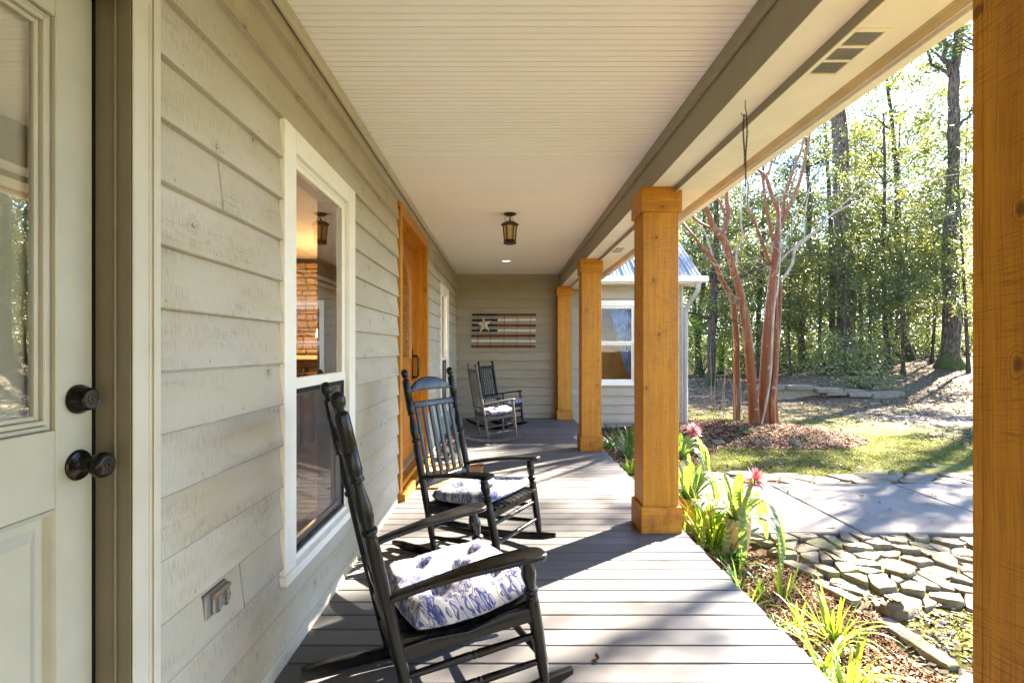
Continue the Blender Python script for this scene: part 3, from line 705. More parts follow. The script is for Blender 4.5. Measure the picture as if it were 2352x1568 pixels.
# ------------------------------------------------------------------ porch floor
mb = MB(); k = -52; bw = .1185
while True:
    y0 = 1.9586+bw*k
    if y0 > EY-.02: break
    y1 = min(y0+bw-.0080, EY-.02)
    e = 1.185+.006*math.sin(k*2.3)
    mb.box(WX-.1 if not (.1 < y0 < 1.2) else -.96, e, y0, y1, -.026, 0, .0025); k += 1
mb.box(WX-.1, 1.13, -4.2, EY, -.26, -.23)
tag(obj('porch_floor', mb, DECK), kind='structure')
mb = MB(); mb.box(1.14, 1.165, -4.2, EY-.02, -.55, -.061); H('porch_skirt', mb, TRIM)
# ------------------------------------------------------------------ rocking chairs
BLACK = m_black(); FLORAL = m_floral()
GREYB = plain('grey_chair_paint', (.085, .08, .075), .45, .5, var=.3, vs=20)  # lighter grey than the black chair paint
def chair(name, label, pose, P, mat, fancy, n_slat=6):
    t = thing(name, label, 'rocking chair', (pose[0], pose[1], 0), pose[2], 'rocking chairs on the porch')
    pb = lambda s, z: Vector((P['pf_u']+(P['pt_u']-P['pf_u'])*(z-.06)/(P['pt_z']-.06), s*(P['pf_v']+(P['pt_v']-P['pf_v'])*(z-.06)/(P['pt_z']-.06)), z))
    zt = P['pt_z']
    for s in (-1, 1):
        mb = MB()
        if fancy:
            q = [(.045, .015), (.10, .0175), (.2, .019), (.36, .0205), (.52, .021), (.60, .0205), (.628, .0195), (.640, .0175), (.646, .0178), (.650, .0235), (.657, .0255), (.664, .0235), (.668, .018), (.680, .0195), (.700, .0232), (.725, .0238), (.755, .020), (.785, .0150), (.800, .0135), (.804, .0140), (.808, .0205), (.813, .0225), (.819, .0205), (.823, .0185), (.835, .0215), (.845, .0222), (.8985, .0224), (.900, .0214), (.9015, .0224), (.975, .0222), (1.004, .0215), (1.012, .0195), (1.017, .0125), (1.022, .0115), (1.026, .0135), (1.032, .0178), (1.040, .0205), (1.049, .0214), (1.058, .0207), (1.067, .0175), (1.074, .0110), (1.077, .0)]
        else:
            q = [(.045, .013), (.2, .019), (.6, .020), (zt-.04, .019), (zt-.02, .017), (zt-.012, .012), (zt-.006, .012), (zt+.004, .018), (zt+.016, .021), (zt+.03, .019), (zt+.04, .010), (zt+.043, 0)]
        mb.tube([pb(s, z) for z, r in q], [max(r, 1e-4) for z, r in q], 18)
        obj('back_post', mb, mat, t, 50)
        a = Vector((P['lf_u'], s*P['lf_v'], .055)); b = Vector((P['lt_u'], s*P['lt_v'], P['arm_z1']-.022))
        pr = [(0, .0135), (.06, .0165), (.2, .0205), (.45, .0225), (.60, .0225), (.69, .0215), (.705, .0185), (.715, .0215), (.727, .0215), (.735, .0185), (.748, .0205), (.757, .0245), (.768, .0258), (.779, .0245), (.787, .0185), (.80, .0165), (.83, .0200), (.87, .0245), (.90, .0255), (.94, .0225), (.97, .0185), (1, .0175)] if fancy else [(0, .012), (.12, .017), (.3, .019), (1, .017)]
        mb = MB(); mb.turned(a, b, pr, 16); obj('front_leg', mb, mat, t, 50)
        # armrest
        pa = pb(s, P['arm_z0']); u0, v0, z0_ = pa.x+.012, abs(pa.y), P['arm_z0']; u1, v1, z1_ = P['arm_u1']+.012, P['arm_v1'], P['arm_z1']
        L = u1-u0; W = .046 if fancy else .032
        ol = []
        for tt, w in ((0, .45), (.06, .46), (.25, .50), (.45, .68), (.65, .92), (.85, 1), (.93, .97), (.975, .80), (.995, .45)): ol.append((tt*L, -w*W))
        ol += [(x, -y) for x, y in reversed(ol)]
        def fn(x, y, z, s=s):
            k = x/L
            return (u0+x, s*(v0+(v1-v0)*k)+y, z0_+(z1_-z0_)*k+z+.010*math.sin(PI*min(1, k*1.05))*(1 if fancy else 0)-.006*(k > .9)*(k-.9)*10)
        mb = MB(); mb.plate(ol, .022, .008, fn); obj('armrest', mb, mat, t, 50)
        # rocker
        rb, rf = P['rk_b'], P['rk_f']; rz = P['rk_z']; mb = MB(); vs = []; fs = []; n = 22
        vb, vf = s*P['pf_v'], s*P['lf_v']
        for i in range(n+1):
            k = i/n; u = rb+(rf-rb)*k; v = vb+(vf-vb)*min(1, max(0, (u-P['pf_u'])/(P['lf_u']-P['pf_u'])))
            zc = rz(u); h = .022*min(1, .55+5*min(k, 1-k)) if True else .02; th = .0125
            for dv, dz in ((-th, -h+.005), (-th+.005, -h), (th-.005, -h), (th, -h+.005), (th, h-.005), (th-.005, h), (-th+.005, h), (-th, h-.005)): vs.append((u, v+dv, max(.001, zc+dz)))
        for i in range(n):
            for k in range(8): fs.append((i*8+k, i*8+(k+1) % 8, i*8+8+(k+1) % 8, i*8+8+k))
        fs.append(tuple(range(8))); fs.append(tuple(n*8+k for k in range(8))); mb.add(vs, fs); obj('rocker', mb, mat, t, 40)
    # back rails: fn maps (v, height) to the reclined back plane, bowed slightly backwards
    vm = P['pt_v']-.012
    def bk(v, z, d=0.0): return (pb(1, z).x+d-.008*(1-(v/vm)**2), v, z)
    def rail(nm, out, th=.016):
        mb = MB(); mb.plate(out, th, .004, lambda x, y, z: bk(x, y, z)); obj(nm, mb, mat, t, 45)
    if fancy:
        N = 17; bot = [(vm*(2*i/(N-1)-1), .938+.004*(1-(2*i/(N-1)-1)**2)) for i in range(N)]
        top = []
        for i in range(N):
            k = 2*i/(N-1)-1; top.append((vm*k, .960+.064*max(0, 1-(abs(k)/.90)**2.2)**.8))
        rail('crest_rail', bot+top[::-1], .015)
        def strip(z0, z1, nm): rail(nm, [(vm*(2*i/12-1), z0) for i in range(13)]+[(vm*(1-2*i/12), z1) for i in range(13)])
        strip(.842, .880, 'back_rail'); strip(.385, .425, 'back_rail'); sl0, sl1 = .4255, .8415
    else:
        def strip(z0, z1, nm): rail(nm, [(vm*(2*i/12-1), z0) for i in range(13)]+[(vm*(1-2*i/12), z1) for i in range(13)])
        strip(zt-.075, zt-.03, 'crest_rail'); strip(.425, .46, 'back_rail'); sl0, sl1 = .4605, zt-.0755
    for i in range(n_slat):
        v = vm*.80*(2*i/(n_slat-1)-1)*(.98); w = .0165 if fancy else .013
        mb = MB(); mb.plate([(v-w, sl0), (v+w, sl0), (v+w, sl1), (v-w, sl1)], .009, .002, lambda x, y, z: bk(x, y, z+.002)); obj('back_slat', mb, mat, t, 45)
    # seat
    sz = P['seat']; uf = P['lf_u']*.35+P['lt_u']*.65+.028
    ub = pb(1, .33).x+.03
    mb = MB(); ns = 10; W = min(P['lt_v'], P['lf_v'])-.005
    for i in range(ns):
        v = -W+(2*W)*(i+.5)/ns; hw = W/ns-.004
        vs = []; fs = []; n = 10
        for k in range(n+1):
            q = k/n; u = ub+(uf-ub)*q
            z = sz[0]+(sz[1]-sz[0])*q-.022*math.sin(PI*min(1, q*1.08))-(.018*max(0, (q-.88)/.12)**2)
            vs += [(u, v-hw, z), (u, v+hw, z), (u, v+hw, z-.011), (u, v-hw, z-.011)]
        for k in range(n):
            for e in range(4): fs.append((k*4+e, k*4+(e+1) % 4, k*4+4+(e+1) % 4, k*4+4+e))
        fs += [(0, 1, 2, 3), tuple(n*4+e for e in range(4))]; mb.add(vs, fs)
    obj('seat', mb, mat, t, 30)
    for s in (-1, 1):
        mb = MB(); q0 = pb(s, sz[0]-.045); kk = (sz[1]-.04)/.5
        q1 = Vector((P['lf_u']+(P['lt_u']-P['lf_u'])*.66, s*(P['lf_v']+(P['lt_v']-P['lf_v'])*.66), sz[1]-.035))
        ol = [(0, -.028), (.5, -.022), (1, -.028), (1, .018), (.8, .024), (.5, .008), (.2, .024), (0, .022)]
        mb.plate([(x, y) for x, y in ol], .020, .003, lambda x, y, z: (q0.x+(q1.x-q0.x)*x, q0.y+(q1.y-q0.y)*x+z, q0.z+(q1.z-q0.z)*x+y)); obj('side_rail', mb, mat, t, 40)
    lg = lambda s, z: Vector((P['lf_u']+(P['lt_u']-P['lf_u'])*(z-.055)/(P['arm_z1']-.077), s*(P['lf_v']+(P['lt_v']-P['lf_v'])*(z-.055)/(P['arm_z1']-.077)), z))
    rp = [(0, .009), (.1, .011), (.47, .0135), (.475, .012), (.49, .012), (.495, .0137), (.505, .0137), (.51, .012), (.525, .012), (.53, .0135), (.9, .011), (1, .009)] if fancy else [(0, .008), (.5, .011), (1, .008)]
    def rung(a, b):
        mb = MB(); mb.turned(a, b, rp, 10); obj('stretcher', mb, mat, t, 40)
    for s in (-1, 1):
        rung(pb(s, .20), lg(s, .245)); rung(pb(s, .115), lg(s, .15))
    rung(lg(-1, .265), lg(1, .265)); rung(lg(-1, .165), lg(1, .165)); rung(pb(-1, .16), pb(1, .16))
    mb = MB(); mb.box(-.009, .009, -W, W, -.026, .018, .003); mb.v = [(lg(1, sz[1]-.05).x-.004+x, y, sz[1]-.045+z) for x, y, z in mb.v]; obj('front_rail', mb, mat, t)
    mb = MB(); mb.box(-.009, .009, -P['pf_v']+.01, P['pf_v']-.01, -.02, .018, .003); mb.v = [(pb(1, sz[0]-.04).x+x, y, sz[0]-.04+z) for x, y, z in mb.v]; obj('rear_rail', mb, mat, t)
    return t, (ub, uf, W)

def cushion(label, pose, P, box, shift=(0, 0), rot=0, hh=.062, seed=1, tilt=None):
    sz = P['seat']; ub, uf, W = box; rr = random.Random(seed)
    cu = (ub+uf)/2+shift[0]; hl = (uf-ub)/2*1.0; hw = W*1.04; N = 44
    tufts = [(-.45, -.45), (.45, -.45), (-.45, .45), (.45, .45), (0, 0)]
    mb = MB(); vs = []; fs = []
    for side in (1, -1):
        for i in range(N+1):
            for j in range(N+1):
                a = 2*i/N-1; b = 2*j/N-1
                # square to rounded square
                e = .18; x = a*(1-e*b*b*.6); y = b*(1-e*a*a*.6)
                m_ = max(abs(a), abs(b)); edge = max(0, 1-m_**3.2)**.55
                h = edge*hh*(1 if side > 0 else .55)
                if side > 0:
                    d = 1.0
                    for (tx, ty) in tufts:
                        q = math.hypot(a-tx, b-ty); d -= .66*math.exp(-(q/.20)**2); 
                        an = math.atan2(b-ty, a-tx); d -= .12*math.exp(-(q/.42)**2)*max(0, math.cos(an*4+tx*3+seed))**2
                    h *= max(.2, d+.05*math.sin(a*5.3+seed)*math.cos(b*4.7+seed*2)+.03*math.sin(9*a+7*b))
                u = x*hl; v = y*hw; u, v = u*math.cos(rot)-v*math.sin(rot), u*math.sin(rot)+v*math.cos(rot)
                q = min(1, max(0, (u+hl)/(2*hl)))
                zb = sz[0]+(sz[1]-sz[0])*q+.024-.012*math.sin(PI*q)
                bulge = .018*math.sin(11*a+seed)*(abs(b) > .9)+.014*math.sin(9*b+seed)*(abs(a) > .9)
                vs.append((cu+u*(1+bulge*.3), shift[1]+v*(1+bulge*.3), zb+side*h))
    K = (N+1)**2
    for sd in (0, 1):
        for i in range(N):
            for j in range(N):
                q = (sd*K+i*(N+1)+j, sd*K+(i+1)*(N+1)+j, sd*K+(i+1)*(N+1)+j+1, sd*K+i*(N+1)+j+1)
                fs.append(q if sd == 0 else q[::-1])
    mb.add(vs, fs); o = obj('seat_cushion', mb, FLORAL, None, 180, True)
    o.location = (pose[0], pose[1], 0); o.rotation_euler = (0, 0, pose[2])
    bm = bmesh.new(); bm.from_mesh(o.data); bmesh.ops.remove_doubles(bm, verts=bm.verts, dist=1e-5); bmesh.ops.recalc_face_normals(bm, faces=bm.faces); bm.to_mesh(o.data); bm.free()
    return tag(o, label, 'cushion', 'blue floral cushions on the rocking chairs')

PA = dict(pt_u=-.381, pt_z=1.045, pt_v=.223, pf_u=-.158, pf_v=.226, arm_z0=.449, arm_z1=.531, arm_u1=.257, arm_v1=.273, lt_u=.205, lt_v=.261, lf_u=.291, lf_v=.235, rk_b=-.47, rk_f=.392, seat=(.318, .362), rk_z=lambda u: .024+.20*(u+.16)**2*(1 if u > -.16 else .18))
PB = dict(pt_u=-.264, pt_z=.964, pt_v=.19, pf_u=-.107, pf_v=.201, arm_z0=.488, arm_z1=.556, arm_u1=.224, arm_v1=.253, lt_u=.205, lt_v=.250, lf_u=.255, lf_v=.255, rk_b=-.477, rk_f=.321, seat=(.345, .385), rk_z=lambda u: .024+(.36 if u > -.05 else .5)*(u+.05)**2)
p1, p2, p3, p4 = (-.219, 1.841, .4056), (-.153, 3.057, -.537), (-.168, 6.737, .33), (-.062, 7.786, -.555)
_, b1 = chair('rocking_chair', 'turned-post black rocking chair nearest the viewer, beside the near window', p1, PA, BLACK, True)
_, b2 = chair('rocking_chair', 'black arched-crest rocking chair between the doormat and the nearest full cedar post', p2, PA, BLACK, True)
_, b3 = chair('rocking_chair', 'grey sunlit slat-back rocking chair in front of its black twin by the end wall', p3, PB, GREYB, False)
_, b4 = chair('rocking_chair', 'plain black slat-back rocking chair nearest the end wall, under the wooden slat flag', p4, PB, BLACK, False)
cushion('tufted blue floral cushion on the rocking chair nearest the viewer', p1, PA, b1, (.0, 0), .05, .076, 1)
cushion('blue floral cushion on the black rocking chair standing before the doormat', p2, PA, b2, (-.02, .0), -.03, .068, 2)
cushion('pale floral cushion on the grey slat-back rocking chair', p3, PB, b3, (.0, 0), 0, .06, 3)
cushion('pale floral cushion on the black rocking chair nearest the end wall', p4, PB, b4, (.05, 0), 0, .06, 4)

# ------------------------------------------------------------------ lantern, recessed light, vents, chain, outlet, mat, flag, statue
BRZ = plain('lantern_bronze', (.055, .036, .022), .5, .5, metal=.5, var=.35, vs=30)
PATINA = plain('lantern_roof_patina', (.13, .085, .025), .55, .4, metal=.4, var=.35, vs=25)
AMBG = (lambda g: g.fin(g.n('ShaderNodeMixShader', {0: .45, 1: g.pr(g.mix(g.mr(g.noise(g.oc(), 22, 3), .3, .7), (.66, .52, .26), (.80, .68, .40)), .3), 2: g.n('ShaderNodeBsdfTranslucent', {0: (.85, .66, .34)})})))(G('amber_lantern_glass'))
ln = thing('hanging_lantern', 'bronze six-sided lantern with amber glass hanging from the beadboard ceiling', 'lantern', (.054, 4.89, 2.195), R(0))
mb = MB(); mb.lathe([(.0, .272), (.022, .270), (.045, .276), (.060, .286), (.062, .294)], 28); obj('canopy', mb, BRZ, ln, 40)
mb = MB(); mb.lathe([(.088, .2915), (.094, .2945), (.060, .2945)], 32); obj('ceiling_plate', mb, CREAM, ln, 40)
mb = MB()
def ring_link(mb, c, ax, r=.010, w=.0018, st=1.5):
    pts = []
    for i in range(13):
        an = 2*PI*i/12; p_ = Vector((r*.62*math.cos(an), 0, r*st*math.sin(an))); pts.append(Matrix.Rotation(ax, 3, 'Z') @ p_+Vector(c))
    mb.tube(pts, w, 6, False)
for k in range(4): ring_link(mb, (0.004*(-1)**k, 0, .262-.0135*k), (k % 2)*PI/2+.3, .009, .0022)
ring_link(mb, (0, 0, .228), .2, .008, .003)
mb.tube([(-.01, 0, .275), (-.035, -.005, .255), (-.055, .0, .236), (-.05, .0, .226), (-.03, 0, .222)], .0022, 6); mb.tube([(.008, 0, .272), (.02, .004, .252), (.035, 0, .236), (.03, 0, .225)], .0018, 6)
obj('chain', mb, BRZ, ln, 60)
def hexa(mb, prof, rot=PI/6, n=6):
    vs = []; fs = []
    for r, z in prof:
        for k in range(n): an = rot+2*PI*k/n+PI/2*0; vs.append((max(r, .0005)*math.cos(an), max(r, .0005)*math.sin(an), z))
    for i in range(len(prof)-1):
        for k in range(n): fs.append((i*n+k, i*n+(k+1) % n, (i+1)*n+(k+1) % n, (i+1)*n+k))
    fs += [tuple(range(n)), tuple((len(prof)-1)*n+k for k in range(n))]; mb.add(vs, fs)
mb = MB(); hexa(mb, [(.076, .190), (.082, .192), (.075, .200), (.058, .210), (.040, .217), (.015, .222), (.012, .226)], 0); obj('lantern_roof', mb, PATINA, ln)
mb = MB(); hexa(mb, [(.064, .172), (.074, .174), (.086, .184), (.087, .190), (.076, .1905)], 0)
for k in range(6):
    an = 2*PI*k/6; a = Vector((.066*math.cos(an), .066*math.sin(an), .173)); b = Vector((.054*math.cos(an), .054*math.sin(an), .036)); mb.tube([a, b], .0042, 6)
    an2 = an+2*PI/6
    for tq in (.18, .82):
        c_ = a*(1-tq)+Vector((.066*math.cos(an2), .066*math.sin(an2), .173))*tq; d_ = b*(1-tq)+Vector((.054*math.cos(an2), .054*math.sin(an2), .036))*tq; mb.tube([c_, d_], .0015, 5)
hexa(mb, [(.056, .030), (.062, .032), (.060, .040), (.052, .042)], 0); hexa(mb, [(.050, .012), (.062, .004), (.064, .008), (.060, .018), (.050, .030)], 0); hexa(mb, [(.0, .0), (.058, .002), (.060, .006)], 0)
obj('lantern_frame', mb, BRZ, ln, 30)
for k in range(6):
    a0 = 2*PI*k/6; a1 = 2*PI*(k+1)/6; f = lambda r, an, z: (r*math.cos(an), r*math.sin(an), z)
    mb = MB(); mb.quad(f(.061, a0, .172), f(.061, a1, .172), f(.050, a1, .038), f(.050, a0, .038)); obj('glass_panel', mb, AMBG, ln)
rl = thing('recessed_light', 'round white recessed ceiling light near the end wall', 'ceiling light', (.03, 7.55, CEZ))
mb = MB(); mb.lathe([(.062, .004), (.066, -.004), (.080, -.006), (.086, -.003), (.087, .003)], 32); obj('trim_ring', mb, WHITE, rl, 40)
mb = MB(); mb.lathe([(0, -.001), (.062, -.001), (.062, .003)], 32); obj('lens', mb, (lambda g: g.fin(g.n('ShaderNodeEmission', {0: (.9, .95, 1), 1: .14})))(G('lit_lens')), rl)
def vent(y0, y1, x0, x1, label):
    t = thing('soffit_vent', label, 'vent', ((x0+x1)/2, (y0+y1)/2, 2.228), 0, 'soffit vents')
    w, l = (x1-x0)/2, (y1-y0)/2; mb = MB(); mb.box(-w+.003, w-.003, -l+.003, l-.003, -.0012, -.0004); obj('vent_dark_sheet', mb, VOID, t)  # flat near-black sheet; the shade of the vent opening is its colour
    mb = MB(); e = .014
    mb.box(-w-e, -w+.002, -l-e, l+e, -.006, -.0003, .001); mb.box(w-.002, w+e, -l-e, l+e, -.006, -.0003, .001); mb.box(-w+.0025, w-.0025, -l-e, -l+.002, -.006, -.0003, .001); mb.box(-w+.0025, w-.0025, l-.002, l+e, -.006, -.0003, .001)
    for q in (-1, 1): mb.box(-w+.0025, w-.0025, q*l/3-.006, q*l/3+.006, -.0055, -.0003, .001)
    obj('vent_frame', mb, CREAM, t)
    mb = MB(); n = 17
    for i in range(n): x = -w+2*w*(i+.5)/n; mb.box(x-.0006, x+.0006, -l+.003, l-.003, -.0022, -.0016)
    obj('grille', mb, CREAM, t)
vent(1.655, 1.912, 1.135, 1.235, 'white louvred vent in the eave soffit nearest the viewer'); vent(5.2, 5.46, 1.135, 1.235, 'small louvred vent in the eave soffit between the two middle cedar posts')
ch = thing('hanging_chain', 'rusty plant chain hanging from a hook under the porch beam', 'chain', (1.02, 2.167, 2.25))
mb = MB(); mb.tube([(0, 0, .0), (0, 0, -.035), (.004, 0, -.048), (.006, 0, -.058), (-.002, 0, -.066), (-.014, 0, -.062), (-.018, 0, -.054)], .0018, 6); obj('hook', mb, IRON, ch, 60)
mb = MB(); n = 22
for s in (-1, 1):
    for k in range(n): ring_link(mb, (s*(.005+.003*math.sin(k*.25)), 0, -.066-.0098*k), (k % 2)*PI/2+.4+s*.3, .0044, .0015, 1.55)
for k in range(9): ring_link(mb, (0.002, 0, -.285-.0098*k), (k % 2)*PI/2+.4, .0044, .0015, 1.55)
mb.tube([(0.002, 0, -.372), (.0, 0, -.395), (.004, 0, -.41), (-.004, 0, -.418), (-.008, 0, -.405)], .0013, 6); mb.tube([(0, 0, -.285), (0, 0, -.282)], .003, 6)
obj('chain_links', mb, IRON, ch, 60)
# outlet
ot = thing('outdoor_outlet', 'grey weatherproof outlet cover low on the sage siding', 'outlet', (-.8350, 1.473, .479))
mb = MB(); mb.box(-.012, .010, -.056, .056, -.0345, .0345, .003); obj('cover_plate', mb, PLASTIC, ot)
mb = MB(); mb.box(-.010, -.001, -.0575, .0575, -.036, .036, .001); obj('gasket', mb, RUBBER, ot)
mb = MB(); mb.tube([(.018, -.035, .024), (.018, .048, .024)], .0075, 10)
mb.box(.008, .018, -.035, .048, .0235, .0315, .002); obj('hinge', mb, plain('brown_hinge', (.23, .18, .13), .5, .4, var=.2), ot, 40)
for y in (-.014, .028):
    mb = MB(); mb.box(.0105, .019, y-.0185, y+.0185, -.026, .016, .003); mb.plate([(-.026, -.002), (.02, -.002), (.016, .006), (0, .010), (-.018, .006)], .016, .002, lambda a, b, c, y=y: (.019+b, y+.004+c, a)); mb.box(.016, .0255, y-.006, y+.008, -.029, -.0225, .002); obj('outlet_lid', mb, PLASTIC, ot, 30)
# door mat
dm = thing('door_mat', 'brown coir doormat with black stripes lying before the cedar front door', 'doormat', (-.48, 4.83, .001))
mb = MB(); mb.box(-.27, .27, -.46, .46, 0, .018, .005); obj('mat_pile', mb, MATC, dm)
mb = MB()
for y in (.315, .355, -.315, -.355): mb.box(-.268, .268, y-.010, y+.010, .0175, .0192)
obj('mat_stripe', mb, MATB, dm)
# wooden slat flag
fl = thing('slat_flag', 'wired red, white and navy slat flag with a big star on the end wall', 'wall decoration', (0, EY-.02, 0))
RED = plain('flag_red_wood', (.16, .032, .022), .7, .3, var=.2, vs=20); NAVY = plain('flag_navy_wood', (.014, .020, .045), .7, .3, var=.2, vs=20); WHT = plain('flag_white_wood', (.74, .66, .55), .7, .3, var=.08, vs=20)
ks = EY/8.98; xl, xr = -.562*ks, .558*ks
for i in range(7):
    z = 1.2+((800-(722.5+i*12.05))*8.88/1176); dx = -.012*(i/6); a, b = xl+dx, xr+dx; m = -.11+dx; h = .0185
    tl = .004*math.sin(i*2.1)
    def bar(nm, p, q, mt):
        mb = MB(); mb.box(p, q, -.020, 0, z-h, z+h, .003); mb.v = [(x, y, zz+tl*(x/.5)) for x, y, zz in mb.v]; obj(nm, mb, mt, fl)
    col = RED if i % 2 == 0 else WHT
    if i < 4: bar('navy_slat', a, m, NAVY); bar('red_slat' if col is RED else 'white_slat', m+.0005, b, col)
    else: bar('red_slat' if col is RED else 'white_slat', a, b, col)
mb = MB()
for i in range(5):
    x = -.45+i*.228; mb.tube([(x, -.022, 1.80), (x-.002, -.023, 1.6), (x-.01, -.022, 1.40), (x-.016, -.023, 1.20)], .0028, 5); mb.tube([(x+.004, .002, 1.80), (x-.012, .002, 1.20)], .0022, 5)
    for k in range(7): z = 1.785-k*.091; ring_link(mb, (x-.002*k, -.011, z), PI/2, .014, .002, 1.6)
obj('wire', mb, IRON, fl, 60)
mb = MB(); pts = []
for k in range(10): an = PI/2+.13+k*PI/5; r = .155 if k % 2 == 0 else .060; pts.append((r*math.cos(an)*.93, r*math.sin(an)))
cx, cz = -.352, 1.615; vs = [(cx, -.052, cz)]+[(cx+x, -.032, cz+z) for x, z in pts]+[(cx+x, -.022, cz+z) for x, z in pts]
fs = [(0, 1+k, 1+(k+1) % 10) for k in range(10)]+[(1+k, 11+k, 11+(k+1) % 10, 1+(k+1) % 10) for k in range(10)]+[tuple(range(11, 21))]; mb.add(vs, fs)
STARM = (lambda g: g.fin(g.pr(g.mix(g.mr(g.noise(g.sc(g.oc(), (38, 1, 2.5)), 1, 4, .65), .4, .62), (.72, .66, .54), (.38, .27, .16)), .7)))(G('star_distressed_wood'))
obj('star', mb, STARM, fl)
# mottled ornament by the far jamb of the door: a small seated hound
STAT = (lambda g: g.fin(g.pr(g.ramp(g.noise(g.oc(), 17, 4, .6, .5), [(.40, (.05, .028, .018)), (.47, (.18, .10, .05)), (.53, (.55, .50, .44)), (.7, (.66, .62, .57))]), .5, g.bump(g.noise(g.oc(), 40, 3), .3, .004), .4)))(G('mottled_ornament_glaze'))
def skin_mesh(name, nodes, edges, mat, parent=None, lv=2):
    me = bpy.data.meshes.new(name); me.from_pydata([n_[:3] for n_ in nodes], edges, [])
    o = bpy.data.objects.new(name, me); COL.objects.link(o)
    md = o.modifiers.new('skin', 'SKIN'); md.use_smooth_shade = True
    for v_, n_ in zip(me.skin_vertices[0].data, nodes): v_.radius = (n_[3], n_[3])
    me.skin_vertices[0].data[0].use_root = True
    o.modifiers.new('sub', 'SUBSURF').levels = lv; o.modifiers['sub'].render_levels = lv
    dg = bpy.context.evaluated_depsgraph_get(); m2 = bpy.data.meshes.new_from_object(o.evaluated_get(dg)); m2.name = name
    o.modifiers.clear(); o.data = m2; m2.materials.clear(); m2.materials.append(mat); m2.polygons.foreach_set('use_smooth', [True]*len(m2.polygons))
    if parent: o.parent = parent
    return o
so = skin_mesh('dog_statue', [(-.06, 0, .075, .062), (-.015, 0, .13, .066), (.03, 0, .20, .058), (.05, 0, .245, .040), (.065, 0, .285, .040), (.105, 0, .280, .026), (.135, 0, .272, .016),
    (.075, .035, .13, .024), (.085, .036, .06, .019), (.09, .036, .016, .018), (.12, .036, .013, .014), (.075, -.035, .13, .024), (.085, -.036, .06, .019), (.09, -.036, .016, .018), (.12, -.036, .013, .014),
    (-.03, .055, .05, .036), (.02, .065, .03, .022), (.06, .068, .016, .015), (-.03, -.055, .05, .036), (.02, -.065, .03, .022), (.06, -.068, .016, .015), (-.12, 0, .02, .018), (-.17, .02, .015, .011),
    (.055, .040, .285, .016), (.062, .050, .245, .013), (.055, -.040, .285, .016), (.062, -.050, .245, .013)],
    [(0, 1), (1, 2), (2, 3), (3, 4), (4, 5), (5, 6), (2, 7), (7, 8), (8, 9), (9, 10), (2, 11), (11, 12), (12, 13), (13, 14), (0, 15), (15, 16), (16, 17), (0, 18), (18, 19), (19, 20), (0, 21), (21, 22), (4, 23), (23, 24), (4, 25), (25, 26)], STAT)
so.location = (-.60, 5.62, .001); so.rotation_euler = (0, 0, R(-10)); tag(so, 'mottled brown and white ornament sitting on the porch floor just past the front door', 'ornament')
# dropped leaves on the boards
LF = m_leaf('brown_dry_leaf', [(.09, .045, .02), (.14, .07, .03), (.06, .04, .025)], .15, .7, 1.2)
rr = random.Random(4)
for (px, py, lb, s_) in ((1370, 1515, 'curled brown leaf lying on the deck boards in the foreground', .02), (1498, 917, 'small dark leaf on the porch floor by the far cedar post', .02)):
    Y = 1176*1.2/(py-800); X = (px-1158)*Y/1176; mb = MB(); a = rr.uniform(0, 6)
    for k in range(6):
        x0 = -1+k/3; w0 = .55*(1-x0*x0)**.7 if abs(x0) < 1 else 0; x1 = -1+(k+1)/3; w1 = .55*(1-x1*x1)**.7 if abs(x1) < 1 else 0
        zf = lambda x: .25+.5*x*x
        for sg in (-1, 1): mb.quad((x0, 0, zf(x0)-.2), (x1, 0, zf(x1)-.2), (x1, sg*w1, zf(x1)+.15), (x0, sg*w0, zf(x0)+.15))
    mb.v = [(v[0]*s_, v[1]*s_, v[2]*s_+.001) for v in mb.v]; o = obj('dry_leaf', mb, LF, None, 80, False); o.location = (X, Y, 0); o.rotation_euler = (0, 0, a); tag(o, lb, 'leaf')
# ------------------------------------------------------------------ ground
def sm(a, b, x):
    t = min(1, max(0, (x-a)/(b-a))); return t*t*(3-2*t)
def gz(x, y):
    z = -.165
    near = sm(3.85, 3.6, y); z += near*(-.014-.11*sm(3.6, 2.2, y))
    bed = sm(2.05, 1.85, x)*sm(3.9, 3.6, y); z -= .02*bed
    z -= .05*sm(2.6, 2.0, x)*sm(5.4, 5.8, y)*sm(9.2, 8.6, y)
    d = math.hypot((x-4.15)/1.35, (y-8.25)/1.25); z += .11*sm(1.0, .35, d)
    d2 = math.hypot((x-3.0)/1.2, (y-8.9)/1.5); z += .05*sm(1.0, .4, d2)
    if y > 11 and x > 4:
        q = x/y; side = sm(.49, .60, q)
        f = sm(7.2, 9.4, x); w = .12+f*2.6
        z += side*(.36*sm(13.75-f*1.2, 13.75-f*1.2+w, y)+.55*sm(13.8, 21, y)*sm(.55, .86, q)+.10*sm(15, 24, y))
        z += .12*sm(.75, .9, q)*sm(11, 14, y)
    z += .6*sm(26, 60, math.hypot(x, y))
    if x > 1.3 and y > 5.4: z += .018*math.sin(x*1.7+y*.9)*math.sin(y*1.3-x*.6)*sm(5.6, 7, y)
    return z
def axis(segs):
    o = []
    for a, b, st in segs:
        n = max(1, round((b-a)/st)); o += [a+(b-a)*i/n for i in range(n)]
    return o+[segs[-1][1]]
xs = axis([(-160, -20, 20), (-20, 0, 4), (0, 1, .5), (1, 3, .06), (3, 12, .12), (12, 30, .5), (30, 60, 3), (60, 200, 20)])
ys = axis([(-120, -10, 20), (-10, 1, 1), (1, 4.2, .06), (4.2, 11, .11), (11, 16, .08), (16, 27, .3), (27, 60, 3), (60, 220, 20)])
mb = MB(); nx = len(xs)
rg = random.Random(2)
mb.v = [(x, y, gz(x, y)+(rg.random()-.5)*.008) for y in ys for x in xs]
